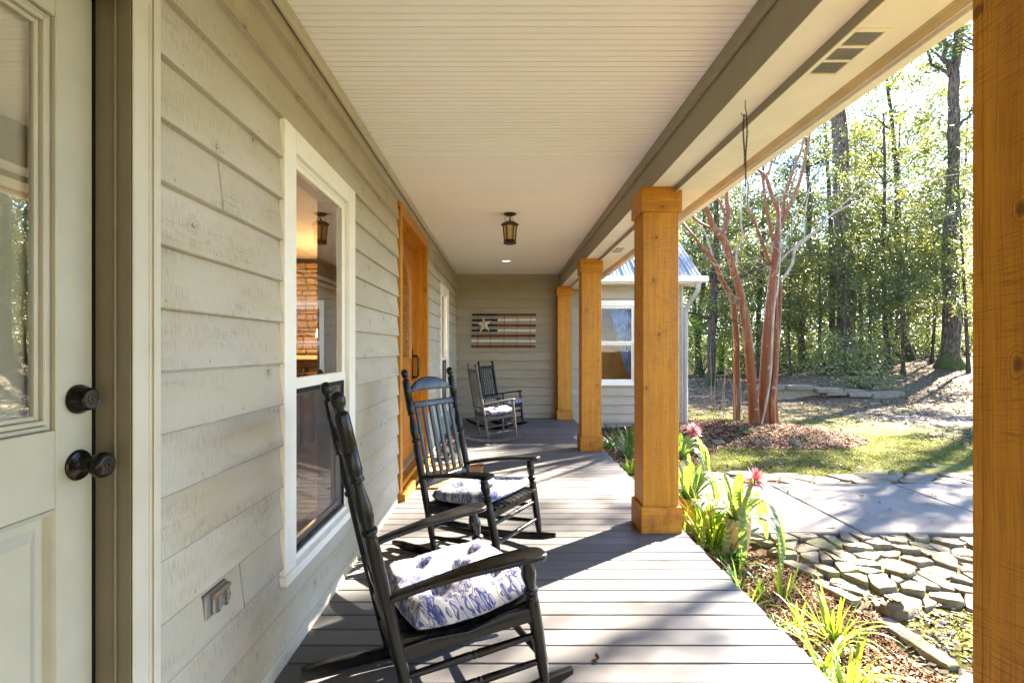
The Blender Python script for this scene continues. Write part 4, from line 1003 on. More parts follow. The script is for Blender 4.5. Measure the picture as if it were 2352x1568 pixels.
mb.f = [(j*nx+i, j*nx+i+1, (j+1)*nx+i+1, (j+1)*nx+i) for j in range(len(ys)-1) for i in range(nx-1)]
GROUND = m_ground()
tag(obj('ground', mb, GROUND, None, 180, False), kind='structure')
# concrete walk with tooled joints
def m_conc():
    g = G('walk_concrete'); o = g.pos(); n1 = g.noise(o, 2.2, 5, .65); n2 = g.noise(o, 180, 3, .7); n3 = g.noise(o, 30, 4, .6)
    c = g.mix(g.mr(n1, .3, .7), (.125, .117, .105), (.19, .18, .163)); c = g.mix(g.m('MULTIPLY', g.mr(n2, .5, .7), .45), c, (.10, .095, .085)); c = g.mix(g.m('MULTIPLY', g.mr(n3, .58, .7), .35), c, (.11, .10, .085))
    return g.fin(g.pr(c, .85, g.bump(n2, .35, .004), .2))
CONC = m_conc()
mb = MB(); x = 1.19-.02; jx = [1.19, 2.617-1.2326*1, 2.617, 3.85, 5.083, 6.316, 7.55, 8.78, 10.01, 11.25]
jx = [1.19]+[v for v in jx[1:] if v > 1.25]
for a, b in zip(jx, jx[1:]): mb.box(a+.006, b-.006, 3.735, 5.085, -.30, -.14, .008)
for a, b in zip(jx, jx[1:]): mb.box(a-.01, b+.01, 3.742, 5.078, -.30, -.153)
tag(obj('walkway', mb, CONC), kind='structure')

# ------------------------------------------------------------------ stones
def vcells(x0, x1, y0, y1, sx, sy, jit, gap, keep, seed):
    rr = random.Random(seed); pts = []; ny = int((y1-y0)/sy)+2; nxx = int((x1-x0)/sx)+2
    for j in range(-1, ny):
        for i in range(-1, nxx):
            pts.append(Vector((x0+(i+.5+.5*(j % 2))*sx+(rr.random()-.5)*jit*sx, y0+(j+.5)*sy+(rr.random()-.5)*jit*sy)))
    out = []
    for a, p in enumerate(pts):
        if not keep(p.x, p.y): continue
        poly = [p+Vector((dx*sx*1.5, dy*sy*1.5)) for dx, dy in ((-1, -1), (1, -1), (1, 1), (-1, 1))]
        for b, q in enumerate(pts):
            if a == b or (q-p).length > 3*max(sx, sy): continue
            d = (q-p); L = d.length; n_ = d/L; lim = L/2-gap/2*(.5+rr.random()); new = []
            for k in range(len(poly)):
                A, B = poly[k], poly[(k+1) % len(poly)]; da = (A-p).dot(n_)-lim; db = (B-p).dot(n_)-lim
                if da <= 0: new.append(A)
                if da*db < 0: new.append(A+(B-A)*(da/(da-db)))
            poly = new
            if len(poly) < 3: break
        if len(poly) >= 3: out.append(poly)
    return out
def stone_mesh(name, poly, h, seed, mat, bev=.016, rough=.008, tilt=.05, zb=None, dome=.01):
    """irregular flat stone; returned at its own base point"""
    rr = random.Random(seed); c = sum(poly, Vector((0, 0)))/len(poly); P_ = []
    for k in range(len(poly)):
        a, b = poly[k], poly[(k+1) % len(poly)]; L = (b-a).length; n = max(1, int(L/.035))
        for i in range(n):
            q = a+(b-a)*(i/n); d = (q-c)
            if i == 0 and d.length > 1e-6: q = c+d*.93
            P_.append((q-c)+Vector((rr.uniform(-1, 1), rr.uniform(-1, 1)))*rough*.7)
    n = len(P_); vs = []; fs = []; tx, ty = rr.uniform(-tilt, tilt), rr.uniform(-tilt, tilt)
    def sh(v, d): return v*max(.15, 1-d/max(.02, v.length))
    for ins, z in ((.004, -.06), (0, h*.35), (bev*.25, h*.8), (bev, h), (bev*2.4, h+dome*.6)):
        for v in P_:
            q = sh(v, ins+rr.uniform(0, rough*.5)); vs.append((q.x, q.y, z+(q.x*tx+q.y*ty if z > 0 else 0)+(rr.uniform(-1, 1)*rough*.5 if z > .3*h else 0)))
    for f_ in (.5,):
        for v in P_: q = v*f_; vs.append((q.x, q.y, h+dome+q.x*tx+q.y*ty+rr.uniform(-1, 1)*rough*.6))
    R_ = 6; vs.append((0, 0, h+dome+rr.uniform(-1, 1)*rough*.5))
    for r in range(R_-1):
        for i in range(n): j = (i+1) % n; fs.append((r*n+i, r*n+j, (r+1)*n+j, (r+1)*n+i))
    for i in range(n): fs.append(((R_-1)*n+i, (R_-1)*n+(i+1) % n, R_*n))
    mb = MB(); mb.add(vs, fs); o = obj(name, mb, mat, None, 38, False)
    o.location = (c.x, c.y, gz(c.x, c.y) if zb is None else zb); return o
FIELD = m_stone('field_stone', (.11, .098, .066), (.235, .208, .148), .9)
FLAG = m_stone('walk_edge_stone', (.115, .10, .072), (.22, .19, .145), .6)
SLAB = m_stone('edging_stone', (.15, .13, .095), (.25, .22, .175), .35)
kp = lambda x, y: 2.80+.05*math.sin(x*9) < y < 3.71 and x > 1.72+(3.75-y)*.42 and x < 4.6
for i, pl in enumerate(vcells(1.6, 4.6, 2.75, 3.75, .165, .105, 1.25, .006, kp, 12)):
    o = stone_mesh('field_stone', pl, random.Random(i).uniform(.008, .038), i, FIELD, .003, .007, .15, None, .002)
    tag(o, 'flat tan fieldstone bedded with many others beside the near edge of the concrete walk', 'stone', 'stones of the rock bed by the walk')
kp = lambda x, y: y < 5.60+.06*math.sin(x*3.1)+.12*sm(4.6, 6.5, x) and x > 1.95 and y > 5.10
for i, pl in enumerate(vcells(1.8, 7.6, 5.10, 5.76, .36, .165, .98, .014, kp, 5)):
    o = stone_mesh('flagstone', pl, random.Random(i).uniform(.012, .022), i+300, FLAG, .009, .006, .06, None, .004)
    tag(o, 'thin flagstone laid in the strip between the concrete walk and the moss', 'stone', 'flagstones along the far side of the walk')
def blob(L, W, seed, n=9):
    rr = random.Random(seed); return [Vector((L*.5*math.cos(2*PI*k/n)*rr.uniform(.78, 1.05), W*.5*math.sin(2*PI*k/n)*rr.uniform(.78, 1.05))) for k in range(n)]
def slab(L, W, ang, seed):
    rr = random.Random(seed); p = [Vector((-L/2, -W/2)), Vector((rr.uniform(-.1, .1)*L, -W/2*rr.uniform(.9, 1.15))), Vector((L/2*rr.uniform(.9, 1), -W/2*.8)), Vector((L/2, W/2*.7)), Vector((L*.1, W/2*rr.uniform(.85, 1.1))), Vector((-L/2*.95, W/2))]
    r_ = Matrix.Rotation(ang, 2); return [r_ @ v for v in p]
def put(o, x, y, lb, z=None, cat='stone', group=None):
    o.location = (x, y, gz(x, y)-.004 if z is None else z); return tag(o, lb, cat, group)
for (x, y, L, W, a, lb) in ((1.895, 3.26, .30, .10, -1.15, 'chunky pale edging stone at the upper end of the row bordering the mulch'), (1.945, 3.00, .30, .09, -1.3, 'brown edging stone in the row bordering the mulch, above the rounded boulder'),
                            (2.05, 2.54, .42, .085, -1.45, 'long narrow edging slab beside the bark mulch, below the rounded boulder'), (2.10, 2.20, .22, .16, -.9, 'broad pale flat stone at the lower right end of the mulch bed')):
    put(stone_mesh('edging_stone', slab(L, W, a, int(x*1000)), .028, int(y*100), SLAB, .003, .004, .05, None, .002), x, y, lb)
put(stone_mesh('boulder', blob(.20, .16, 5), .06, 77, m_stone('boulder_stone', (.075, .06, .048), (.17, .14, .115), .15), .035, .010, .1, None, .03), 2.145, 2.79, 'rounded pitted brown boulder beside the mulch edging and the moss', cat='boulder')
def c4(x, y): return ((2050+x/2.673)/1.3061, (1080+y/2.673)/1.3061)
LBS = ['small grey stone half hidden at the pot end of the mulch island border', 'long flat grey stone bordering the crepe myrtle mulch island, left of the small round one', 'small round pale stone bordering the crepe myrtle mulch island', 'blocky grey stone in the middle of the mulch island border', 'flat grey stone touching the right of the blocky border stone', 'upright pale stone at the right tip of the mulch island', 'leaning pale stone below the upright one at the tip of the mulch island', 'dark low stone at the right end of the mulch island border',
       'loose dark flat rock lying on the moss at the right', 'blocky rock standing on the flagstone strip', 'flat brown rock lying in the leaves before the low stone wall']
for i, (px, py, wpx, hh) in enumerate(((150, 655, 90, .05), (278, 672, 135, .06), (432, 684, 85, .06), (600, 680, 90, .07), (672, 682, 85, .06), (880, 616, 60, .09), (915, 650, 70, .08), (972, 690, 62, .05), (1990, 858, 110, .04), (1678, 925, 90, .06), (1540, 352, 105, .04))):
    X_, Y_ = c4(px, py); zz = -.16
    for _ in range(4): Y = 1176*(1.2-zz)/(Y_-800); X = (X_-1158)*Y/1176; zz = gz(X, Y)
    w = wpx/2.673/1.3061*Y/1176
    put(stone_mesh('border_stone', blob(w, w*.62, i+40), hh, i+90, FIELD if i < 8 else FLAG, .02, .008, .15), X, Y, LBS[i])
# low retaining wall
rw = thing('retaining_wall', 'low stone retaining wall with slab caps at the foot of the leafy bank', 'retaining wall', (7.0, 13.72, -.2))
mb = MB(); mb.box(-.4, 1.45, -.06, .12, -.05, .375, .02); mb.box(1.455, 2.3, -.12, .1, -.05, .20, .02)
obj('wall_face', mb, m_stone('mortared_wall', (.17, .145, .105), (.28, .25, .19), .2), rw, 30)
rr = random.Random(8)
for (x0, x1, z, y) in ((-.42, .45, .376, -.02), (.46, 1.2, .372, -.03), (1.22, 1.9, .30, -.14), (1.46, 2.0, .235, -.17), (2.02, 2.75, .20, -.2), (1.95, 2.5, .262, -.16), (2.6, 3.3, .16, -.25), (2.78, 3.5, .215, -.2)):
    o = stone_mesh('cap_stone', [Vector((x0+(x1-x0)*a, y+.16*b)) for a, b in ((0, -1), (.5, -1.15), (1, -.9), (.97, .9), (.4, 1.1), (.03, 1))], .05, int(x0*50)+200, SLAB, .01, .008, .03, 0); o.parent = rw; o.location = ((x0+x1)/2, y, z)

# ------------------------------------------------------------------ mulch, litter, moss
def chips(name, n, keep, box, L, W, mat, lift=.006, flat=.35, seed=1, kind='stuff'):
    g_ = np.random.default_rng(seed); P_ = []
    while len(P_) < n:
        q = g_.uniform((box[0], box[2]), (box[1], box[3]))
        if keep(q[0], q[1]): P_.append((q[0], q[1], gz(q[0], q[1])))
    P_ = np.array(P_); n = len(P_)
    P_[:, 2] += g_.uniform(0, lift*3, n)+lift*.5
    th = g_.uniform(0, 2*PI, n); tl = g_.normal(0, flat, n); rl_ = g_.normal(0, flat, n)
    l = g_.uniform(.5, 1.3, n)*L/2; w = g_.uniform(.5, 1.3, n)*W/2
    ax = np.stack([np.cos(th)*np.cos(tl), np.sin(th)*np.cos(tl), np.sin(tl)], 1); bx_ = np.stack([-np.sin(th)*np.cos(rl_), np.cos(th)*np.cos(rl_), np.sin(rl_)], 1)
    A = ax*l[:, None]; B = bx_*w[:, None]
    v = np.stack([P_-A-B*.7, P_+A*.9-B, P_+A+B*.6, P_-A*.8+B], 1).reshape(-1, 3)
    return tag(link(bpy.data.objects.new(name, arr_mesh(name, v, mat)), None), kind=kind)
BARK = (lambda g: g.fin(g.pr(g.ramp(g.island(), [(.1, (.075, .036, .018)), (.35, (.16, .075, .035)), (.6, (.26, .135, .065)), (.85, (.36, .22, .125)), (.97, (.45, .33, .22))]), .85, g.bump(g.noise(g.oc(), 200, 2), .3, .002), .2)))(G('bark_chips'))
LITTER = m_leaf('leaf_litter', [(.045, .028, .016), (.10, .065, .038), (.16, .115, .07), (.22, .17, .115), (.08, .045, .022)], .12, .7, 1.0)
nearbed = lambda x, y: x < 1.90+.06*math.sin(y*7)+(.10 if y < 2.8 else 0)-.30*sm(3.3, 3.7, y) and x > 1.19 and y < 3.72
chips('bark_mulch', 15000, nearbed, (1.18, 2.15, 1.5, 3.75), .030, .009, BARK, .005, .4, 1)
isl = lambda x, y: math.hypot((x-4.05)/1.55, (y-8.25)/1.35) < 1 or (1.2 < x < 3.3 and 5.75+max(0, x-2)*1.3 < y < 8.88)
chips('bark_mulch', 22000, isl, (1.2, 5.7, 5.6, 9.7), .05, .013, BARK, .006, .4, 2)
yard = lambda x, y: y > 5.5 and .28 < x/y < 1.25 and not isl(x, y) and not (y < 5.75) and math.sin(x*1.1+y*.8)+math.sin(y*.9-x*.5)+.8*math.sin(x*3.1)*math.sin(y*2.7) > (-2 if y > 9 else .1)
chips('fallen_leaves', 26000, yard, (2, 22, 5.5, 26), .075, .030, LITTER, .006, .35, 3)
walkl = lambda x, y: 3.75 < y < 5.07
chips('fallen_leaves', 60, walkl, (1.4, 5.5, 3.75, 5.07), .05, .02, LITTER, .003, .25, 8).location = (0, 0, .034)
low = lambda x, y: x > 1.95 and y < 2.95 and x/y < 1.0
chips('fallen_leaves', 700, low, (1.9, 3.0, 2.0, 2.95), .04, .016, LITTER, .004, .35, 4)
MOSSB = m_leaf('moss_blades', [(.055, .07, .010), (.09, .105, .016), (.13, .14, .024)], .3, .6, 1.4)
def tufts(name, n, keep, box, h, w, mat, seed):
    g_ = np.random.default_rng(seed); P_ = []
    while len(P_) < n:
        q = g_.uniform((box[0], box[2]), (box[1], box[3]))
        if keep(q[0], q[1]): P_.append((q[0], q[1], gz(q[0], q[1])-.004))
    P_ = np.array(P_); n = len(P_); th = g_.uniform(0, 2*PI, n); B = np.stack([np.cos(th), np.sin(th), 0*th], 1)*w
    T = np.stack([g_.normal(0, .6, n), g_.normal(0, .6, n), np.ones(n)], 1)*(h*g_.uniform(.5, 1.4, n))[:, None]
    v = np.stack([P_-B, P_+B, P_+T], 1).reshape(-1, 3)
    return tag(link(bpy.data.objects.new(name, arr_mesh(name, v, mat, 3)), None), kind='stuff')
mossy = lambda x, y: .30 < x/y < 1.1 and not isl(x, y) and math.sin(x*2.3+y)+math.sin(y*2.1-x*1.3)+.6*math.sin(x*6.3+1)*math.sin(y*5.1) > -.75+1.1*sm(7.2, 8.6, y)
tufts('moss', 26000, mossy, (1.9, 8.5, 5.45, 9.0), .016, .007, MOSSB, 5)
tufts('moss', 4500, lambda x, y: x > 2.0 and x/y < 1.05 and math.sin(x*9)+math.sin(y*11+x*4) > -.3, (1.95, 3.2, 2.1, 3.0), .010, .004, MOSSB, 6)

# ------------------------------------------------------------------ strap leaved plants
LILY = m_leaf('strap_leaf', [(.10, .18, .022), (.17, .27, .030), (.26, .34, .04), (.32, .36, .06)], .42, .32, 2.0, .5)
LILYD = m_leaf('dark_strap_leaf', [(.03, .085, .025), (.05, .12, .03), (.08, .16, .035)], .4, .32, 1.8, .5)  # darker, greener leaf tones
def blade(mb, base, az, el, L, w, droop, n=9, fold=.25, tip=1.0, bend=None):
    p = Vector(base); d = Vector((math.cos(az)*math.cos(el), math.sin(az)*math.cos(el), math.sin(el))); side = Vector((-math.sin(az), math.cos(az), 0)); vs = []; st = L/n
    for i in range(n+1):
        k = i/n; ww = (w*(.55+.45*min(1, k*5))*(1-k**2.4*tip)**.8 if k < 1 else w*.06) if bend is None else w*(.7+.3*min(1, k*4))*max(.1, 1-max(0, (k-.80)/.2)**2.2)**.5
        up = side.cross(d)
        vs += [p-side*ww+up*ww*fold, p, p+side*ww+up*ww*fold]
        d = (d+Vector((0, 0, -droop*st*((.4+1.3*k) if bend is None else 2.6*math.exp(-((k-bend)/.20)**2)+.35)))).normalized(); p = p+d*st
    fs = []
    for i in range(n): fs += [(i*3, i*3+1, i*3+4, i*3+3), (i*3+1, i*3+2, i*3+5, i*3+4)]
    mb.add(vs, fs)
def clump(x, y, n, L, w, lb, mat=None, seed=0, el=(.6, 1.45), droop=(3, 8), name='lily_plant', spread=.03, cat='plant', group=None):
    rr = random.Random(seed); mb = MB()
    for i in range(n):
        az = rr.uniform(0, 2*PI); r = rr.uniform(0, spread)
        blade(mb, (r*math.cos(az), r*math.sin(az), -.01), az+rr.uniform(-.4, .4), rr.uniform(*el), L*rr.uniform(.6, 1.15), w*rr.uniform(.7, 1.2), rr.uniform(*droop)*(.3/L)**.3)
    t = thing(name, lb, cat, (x, y, gz(x, y)), 0, group); obj('leaves', mb, mat or LILY, t, 60, False); return t
clump(1.455, 3.60, 64, .46, .0095, 'tall bright strap-leaved clump between the deck edge and the potted bromeliads', seed=1, el=(.9, 1.5), droop=(1.5, 4.5), spread=.07)
clump(1.61, 2.96, 14, .24, .006, 'slim upright yellow-green clump in the mulch below the potted bromeliad', seed=2, el=(1.1, 1.5), droop=(.5, 3))
clump(1.495, 2.99, 8, .16, .007, 'little short-bladed clump left of the slim upright one near the deck edge', LILYD, 3, (.9, 1.45), (1, 4))
clump(1.685, 2.62, 30, .33, .0105, 'broad-bladed lily clump standing alone in the middle of the bark mulch', seed=4, el=(.7, 1.5), droop=(1.5, 7), spread=.04)
clump(1.53, 2.66, 16, .25, .007, 'thin sprawling clump between the lone lily and the deck edge', seed=5, el=(.5, 1.4), droop=(4, 9))
clump(1.475, 2.36, 22, .36, .0105, 'arching bright lily clump leaning over the deck boards at the bottom of the mulch bed', seed=6, el=(.6, 1.4), droop=(4, 9), spread=.05)
clump(1.43, 2.13, 20, .34, .0105, 'lowest bright lily clump against the deck edge in the foreground', seed=7, el=(.7, 1.45), droop=(4, 9), spread=.05)
clump(1.40, 2.62, 10, .22, .006, 'thin low grassy tuft tucked against the deck edge beside the sprawling clump', LILYD, 8, (.6, 1.3), (3, 8))
clump(1.44, 3.32, 22, .34, .007, 'dark arching clump drooping to the mulch beneath the tall bright one', LILYD, 9, (.6, 1.3), (4, 9), spread=.05)
clump(1.50, 7.2, 44, .34, .012, 'dense dark green clump beside the third cedar post', LILYD, 10, (.5, 1.45), (3, 8), spread=.09)
clump(1.56, 6.5, 34, .46, .012, 'tall dark green clump in the shaded bed before the far wing', LILYD, 11, (.8, 1.5), (2, 6), spread=.07)
clump(1.45, 5.85, 40, .27, .011, 'sunlit yellow-green clump by the far deck edge next to the second cedar post', LILY, 12, (.6, 1.45), (3, 8), spread=.08)
clump(1.85, 7.6, 30, .40, .012, 'loose dark clump farther into the shaded bed near the wing window', LILYD, 13, (.6, 1.45), (3, 8), spread=.07)
for i, (px, py, s_, lb) in enumerate(((500, 590, .15, 'small grey-green sprout in the middle of the mulch island'), (430, 605, .09, 'tiny low sprout left of the larger one on the mulch island'))):
    X_, Y_ = c4(px, py); Y = 1176*1.29/(Y_-800); X = (X_-1158)*Y/1176; clump(X, Y, 12, s_, .014, lb, LILYD, 20+i, (.3, 1.3), (1, 4), 'seedling')
clump(1.40, 3.05, 14, .26, .007, 'loose thin clump along the deck edge above the little short-bladed one', LILYD, 30, (.5, 1.3), (3, 8))
clump(1.60, 2.33, 16, .26, .008, 'low spreading clump in the lower mulch right of the arching bright lily', LILY, 31, (.4, 1.3), (3, 8))
clump(1.36, 2.86, 12, .24, .0075, 'bright clump bending over the deck edge halfway along the mulch bed', LILY, 32, (.5, 1.3), (4, 9))
# low broad leaved weed
mb = MB(); rr = random.Random(5)
for i in range(12): blade(mb, (0, 0, .02), rr.uniform(0, 6.3), rr.uniform(.3, 1.1), .11, .022, 6, 6, .2, 1)
t = thing('broadleaf_weed', 'low broad-leaved green weed under the tall strap leaves by the deck', 'plant', (1.50, 3.38, gz(1.5, 3.38))); obj('leaves', mb, LILYD, t, 60, False)

# potted bromeliads
def m_brom():
    g = G('bromeliad_leaf'); x, y, z = g.sep(g.oc()); r = g.island()
    n_ = g.noise(g.oc(), 20, 3); w = g.m('SINE', g.m('ADD', g.m('MULTIPLY', g.m('ADD', z, g.m('MULTIPLY', g.m('ADD', g.m('MULTIPLY', x, x), g.m('MULTIPLY', y, y)), 2.0)), 260), g.m('MULTIPLY', n_, 9)))
    c = g.mix(r, (.085, .13, .045), (.15, .20, .075)); c = g.mix(g.m('MULTIPLY', g.mr(w, .1, 1.0), g.mr(g.noise(g.oc(), 7, 3), .35, .65, .1, .7)), c, (.50, .52, .47))
    c = g.mix(g.m('MULTIPLY', g.mr(g.noise(g.oc(), 33, 2), .6, .68), .6), c, (.05, .075, .03))
    tr = g.n('ShaderNodeBsdfTranslucent', {0: g.mix(1.0, c, (1.7, 2.2, .45), 'MULTIPLY')})
    return g.fin(g.n('ShaderNodeMixShader', {0: .38, 1: g.pr(c, .38, g.bump(n_, .2, .003), .45), 2: tr}))
BROM = m_brom(); PINK = m_leaf('pink_bract', [(.52, .15, .18), (.62, .30, .33), (.68, .48, .49), (.46, .07, .10)], .35, .5, 1.1, .35, (1, 1, 1))
POT = plain('cream_glazed_pot', (.62, .44, .25), .35, .5, var=.10, vs=14); POT2 = plain('ochre_glazed_pot', (.52, .25, .06), .35, .5, var=.15, vs=14); SOIL = plain('potting_soil', (.04, .028, .018), .95, .1, var=.3, vs=60, bump=.6)
def bromeliad(x, y, pot, lb, plb, seed, flower=None, h=.235, n=20, L=.66):
    rr = random.Random(seed); z0 = gz(x, y)
    pt = thing('flower_pot', plb, 'flower pot', (x, y, z0-.005))
    mb = MB(); mb.lathe([(.0, 0), (.058, 0), (.064, .006), (.074, h*.35), (.083, h*.7), (.086, h*.92), (.090, h*.94), (.091, h), (.084, h), (.080, h*.93), (.078, h*.88), (0, h*.88)], 32); obj('pot_body', mb, pot, pt, 40)
    mb = MB(); mb.lathe([(0, h*.885), (.0775, h*.885)], 24); mb.v = [(a, b, c) for a, b, c in mb.v]; obj('soil', mb, SOIL, pt)
    t = thing('bromeliad', lb, 'bromeliad', (x, y, z0+h*.88), 0)
    mb = MB()
    for i in range(n):
        az = 2*PI*i/n*2.618+rr.uniform(-.3, .3); k = i/n
        blade(mb, (.02*math.cos(az), .02*math.sin(az), 0), az, rr.uniform(.45, 1.22), L*rr.uniform(.8, 1.2), .024*rr.uniform(.8, 1.2), rr.uniform(4.0, 8), 18, .4, .9, rr.uniform(.30, .62))
    for i in range(6): blade(mb, (.01*math.cos(i), .01*math.sin(i), 0), i*1.05, 1.35, L*.5, .028, 2.0, 8, .5, .8, .8)
    obj('leaves', mb, BROM, t, 70, False)
    if flower:
        fx, fy, fz = flower; f = Vector((fx-x, fy-y, fz-(z0+h*.88)))
        mb = MB(); mb.tube([(0, 0, .05), f*.5+Vector((0, 0, .05)), f], [.007, .006, .006], 8); obj('stalk', mb, PINK, t, 60)
        mb = MB()
        for i in range(170):
            u = rr.uniform(-.55, 1); az = rr.uniform(0, 2*PI); el = math.asin(u); L_ = .080*rr.uniform(.75, 1.25); d = Vector((math.cos(az)*math.cos(el), math.sin(az)*math.cos(el), u))
            s_ = d.cross(Vector((0, 0, 1))).normalized() if abs(u) < .99 else Vector((1, 0, 0)); q = d.cross(s_); b = f+d*.014; e_ = b+d*L_+Vector((0, 0, -.010*(1-u))); m_ = (b+e_)/2+Vector((0, 0, .004))
            w = .0062; mb.add([b-s_*w*.7, b+s_*w*.7, m_+s_*w+q*.002, m_-s_*w+q*.002, e_], [(0, 1, 2, 3), (3, 2, 4)])
        obj('flower', mb, PINK, t, None, False)
bromeliad(1.622, 3.55, POT, 'silver-banded bromeliad with a pink spiky flower in the cream pot before the concrete walk', 'cream glazed pot standing in the near mulch bed before the walk', 1, (1.735, 3.54, .285))
bromeliad(1.415, 3.92, POT2, 'flowerless silvery bromeliad in the ochre pot right behind the nearest full cedar post', 'ochre glazed pot half hidden by strap leaves beside the cream pot', 2, None, .235, 17, .58)
bromeliad(1.83, 5.36, POT, 'bromeliad with a hot pink flower in the pot on the far side of the walk', 'pale pot on the far side of the walk by the flagstones', 5, (1.985, 5.36, .34), .22, 16, .58)
def SHADES():
    for (x, y, h, d, s, dn) in ((21, 19, 16, .45, 62, .12), (24, 14, 17, .4, 64, .12), (19.5, 15, 15, .35, 65, .10), (16, 6, 12, .35, 66, .2), (18.2, 16.6, 14, .35, 69, .07), (16.6, 13.4, 12.5, .3, 70, .06), (22, 17, 13, .3, 71, .12)): shade(x, y, h, d, s, None, dn)
    shade(12.3, 11.6, 13.5, .28, 67, [((0, 0, 11.6), (2.0, 2.2, 1.5), 11)], .4)
    shade(13.6, 10.0, 12.8, .24, 68, [((0, 0, 11.4), (1.8, 2.0, 1.3), 8)], .4)
    shade(14.3, 12.6, 11.5, .20, 72, [((0, 0, 10.1), (.7, .7, .6), 6)], .5)
# ------------------------------------------------------------------ trees
LEAFA = m_leaf('evergreen_leaf', [(.036, .055, .026), (.055, .078, .034), (.078, .100, .042), (.10, .122, .046), (.14, .155, .048), (.18, .185, .05)], .34, .42, 1.9, .35, (1.0, 1, .5), .8)
LEAFB = m_leaf('yellow_green_leaf', [(.05, .07, .022), (.085, .11, .03), (.125, .145, .036), (.17, .175, .042), (.22, .20, .05)], .38, .42, 1.8, .35, (1.0, 1, .5), .8)
LEAFC = m_leaf('glossy_shrub_leaf', [(.06, .085, .032), (.085, .115, .045), (.13, .16, .07), (.22, .25, .11)], .38, .32, 2.2, .6)
LEAFS = m_leaf('feathery_shrub_leaf', [(.06, .12, .025), (.09, .165, .035), (.13, .21, .045), (.20, .26, .05)], .45, .4, 2.2, .4)
PINE = m_bark('pine_bark', (.036, .027, .023), (.15, .115, .098), 9, 2.6)
OAK = m_bark('oak_bark', (.034, .027, .021), (.125, .10, .08), 10, 2.2, (.04, .065, .012))
DARKB = m_bark('dark_bark', (.024, .018, .014), (.085, .064, .049), 12, 2.5, (.03, .045, .01))
CREPE = m_crepe()
GREYBR = m_bark('pale_branch_bark', (.24, .185, .135), (.40, .33, .26), 14, 3, None, .3)
def leaves(C, rad, per, L, W, seed, flat=.5, jit=1.0):
    """C: cluster centres (n,3), rad: (n,), per leaves each -> (m*4,3) rhombic leaves"""
    g_ = np.random.default_rng(seed); C = np.repeat(np.asarray(C, float), per, 0); r_ = np.repeat(np.asarray(rad, float), per); n = len(C)
    P_ = C+g_.normal(0, .5, (n, 3))*r_[:, None]*np.array([1, 1, flat+.25])
    a = g_.normal(0, 1, (n, 3)); a[:, 2] = a[:, 2]*.7-.35; a /= np.linalg.norm(a, axis=1)[:, None]
    b = np.cross(a, g_.normal(0, .6, (n, 3))+np.array([0, 0, 1.])); b /= np.linalg.norm(b, axis=1)[:, None]+1e-9
    s_ = g_.uniform(.6, 1.35, n)[:, None]; A = a*s_*L/2; B = b*s_*W/2; cv = np.cross(a, b)*s_*L*.08
    return np.stack([P_-A, P_+B-A*.1+cv, P_+A, P_-B-A*.1+cv], 1).reshape(-1, 3)
def ellip(c, r, n, seed, hollow=.35):
    g_ = np.random.default_rng(seed); d = g_.normal(0, 1, (n, 3)); d /= np.linalg.norm(d, axis=1)[:, None]
    q = (hollow+(1-hollow)*g_.random(n)**.5)[:, None]; return np.array(c)+d*q*np.array(r)
def limb_path(a, b, rr, n=6, wig=.12):
    a = Vector(a); b = Vector(b); L = (b-a).length; o = []
    for i in range(n+1):
        k = i/n; o.append(a.lerp(b, k)+Vector((rr.uniform(-1, 1), rr.uniform(-1, 1), rr.uniform(-1, 1)))*wig*L*.5*math.sin(PI*k)*(.6))
    return o
def tree(lb, base, path, rad, limbs, blobs, mat, leaf, seed, LW=(.13, .055), name='broadleaf_tree', group=None, flare=1.0, per=46, cat='tree', wob=.12, den=1.0):
    """base world; path: (dx,dy,z) rel; limbs: (k along path, (dx,dy,dz) end, radius); blobs: (centre rel, radii, clusters)"""
    rr = random.Random(seed); base = Vector(base); t = thing(name, lb, cat, base, 0, group)
    pts = [Vector(p) for p in path]; mb = MB()
    # densify
    dn = []; rd = []
    for i in range(len(pts)-1):
        m_ = max(2, int((pts[i+1]-pts[i]).length/.45))
        for k in range(m_):
            q = k/m_; w = rad[i]*.18
            dn.append(pts[i].lerp(pts[i+1], q)+Vector((rr.uniform(-w, w), rr.uniform(-w, w), 0))); rd.append(rad[i]+(rad[i+1]-rad[i])*q)
    dn.append(pts[-1]); rd.append(rad[-1])
    for i, p in enumerate(dn):
        if p.z < .5: rd[i] *= 1+flare*.55*(max(0, .5-max(0, p.z))/.5)**1.6
    mb.tube(dn, rd, 12, True, wob, seed)
    for (k, e, r) in limbs:
        a = dn[min(len(dn)-1, int(k*(len(dn)-1)))]; lp = limb_path(a, a+Vector(e), rr, 7, .16); mb.tube(lp, [r*(1-.8*i/7) for i in range(8)], 7, True)
        for q in range(3):
            s_ = lp[3+q]; e2 = s_+Vector(e)*.45*rr.uniform(.6, 1.1)+Vector((rr.uniform(-.8, .8), rr.uniform(-.8, .8), rr.uniform(-.2, .9)))*max(.4, Vector(e).length*.3); mb.tube(limb_path(s_, e2, rr, 4), [r*.4*(1-.75*i/4) for i in range(5)], 5, True)
    obj('trunk', mb, mat, t, 60)
    if blobs:
        V_ = []
        for j, (c, r, n) in enumerate(blobs):
            C = ellip(c, r, int(n*den*1.9), seed*31+j); g_ = np.random.default_rng(seed*7+j)
            V_.append(leaves(C, g_.uniform(.35, .8, len(C))*max(.5, min(r)*.45), per, LW[0], LW[1], seed*5+j))
        o = link(bpy.data.objects.new('crown', arr_mesh('crown', np.concatenate(V_), leaf)), t)
    return t
def ground_at(px, Y): X = (px-1158)*Y/1176; return (X, Y, gz(X, Y)-.03)
def rel(base, pts): return [tuple(at(px, py, base[1]+dy)-Vector(base)) for px, py, dy in pts]
W_ = 'trees of the wood beyond the lawn'
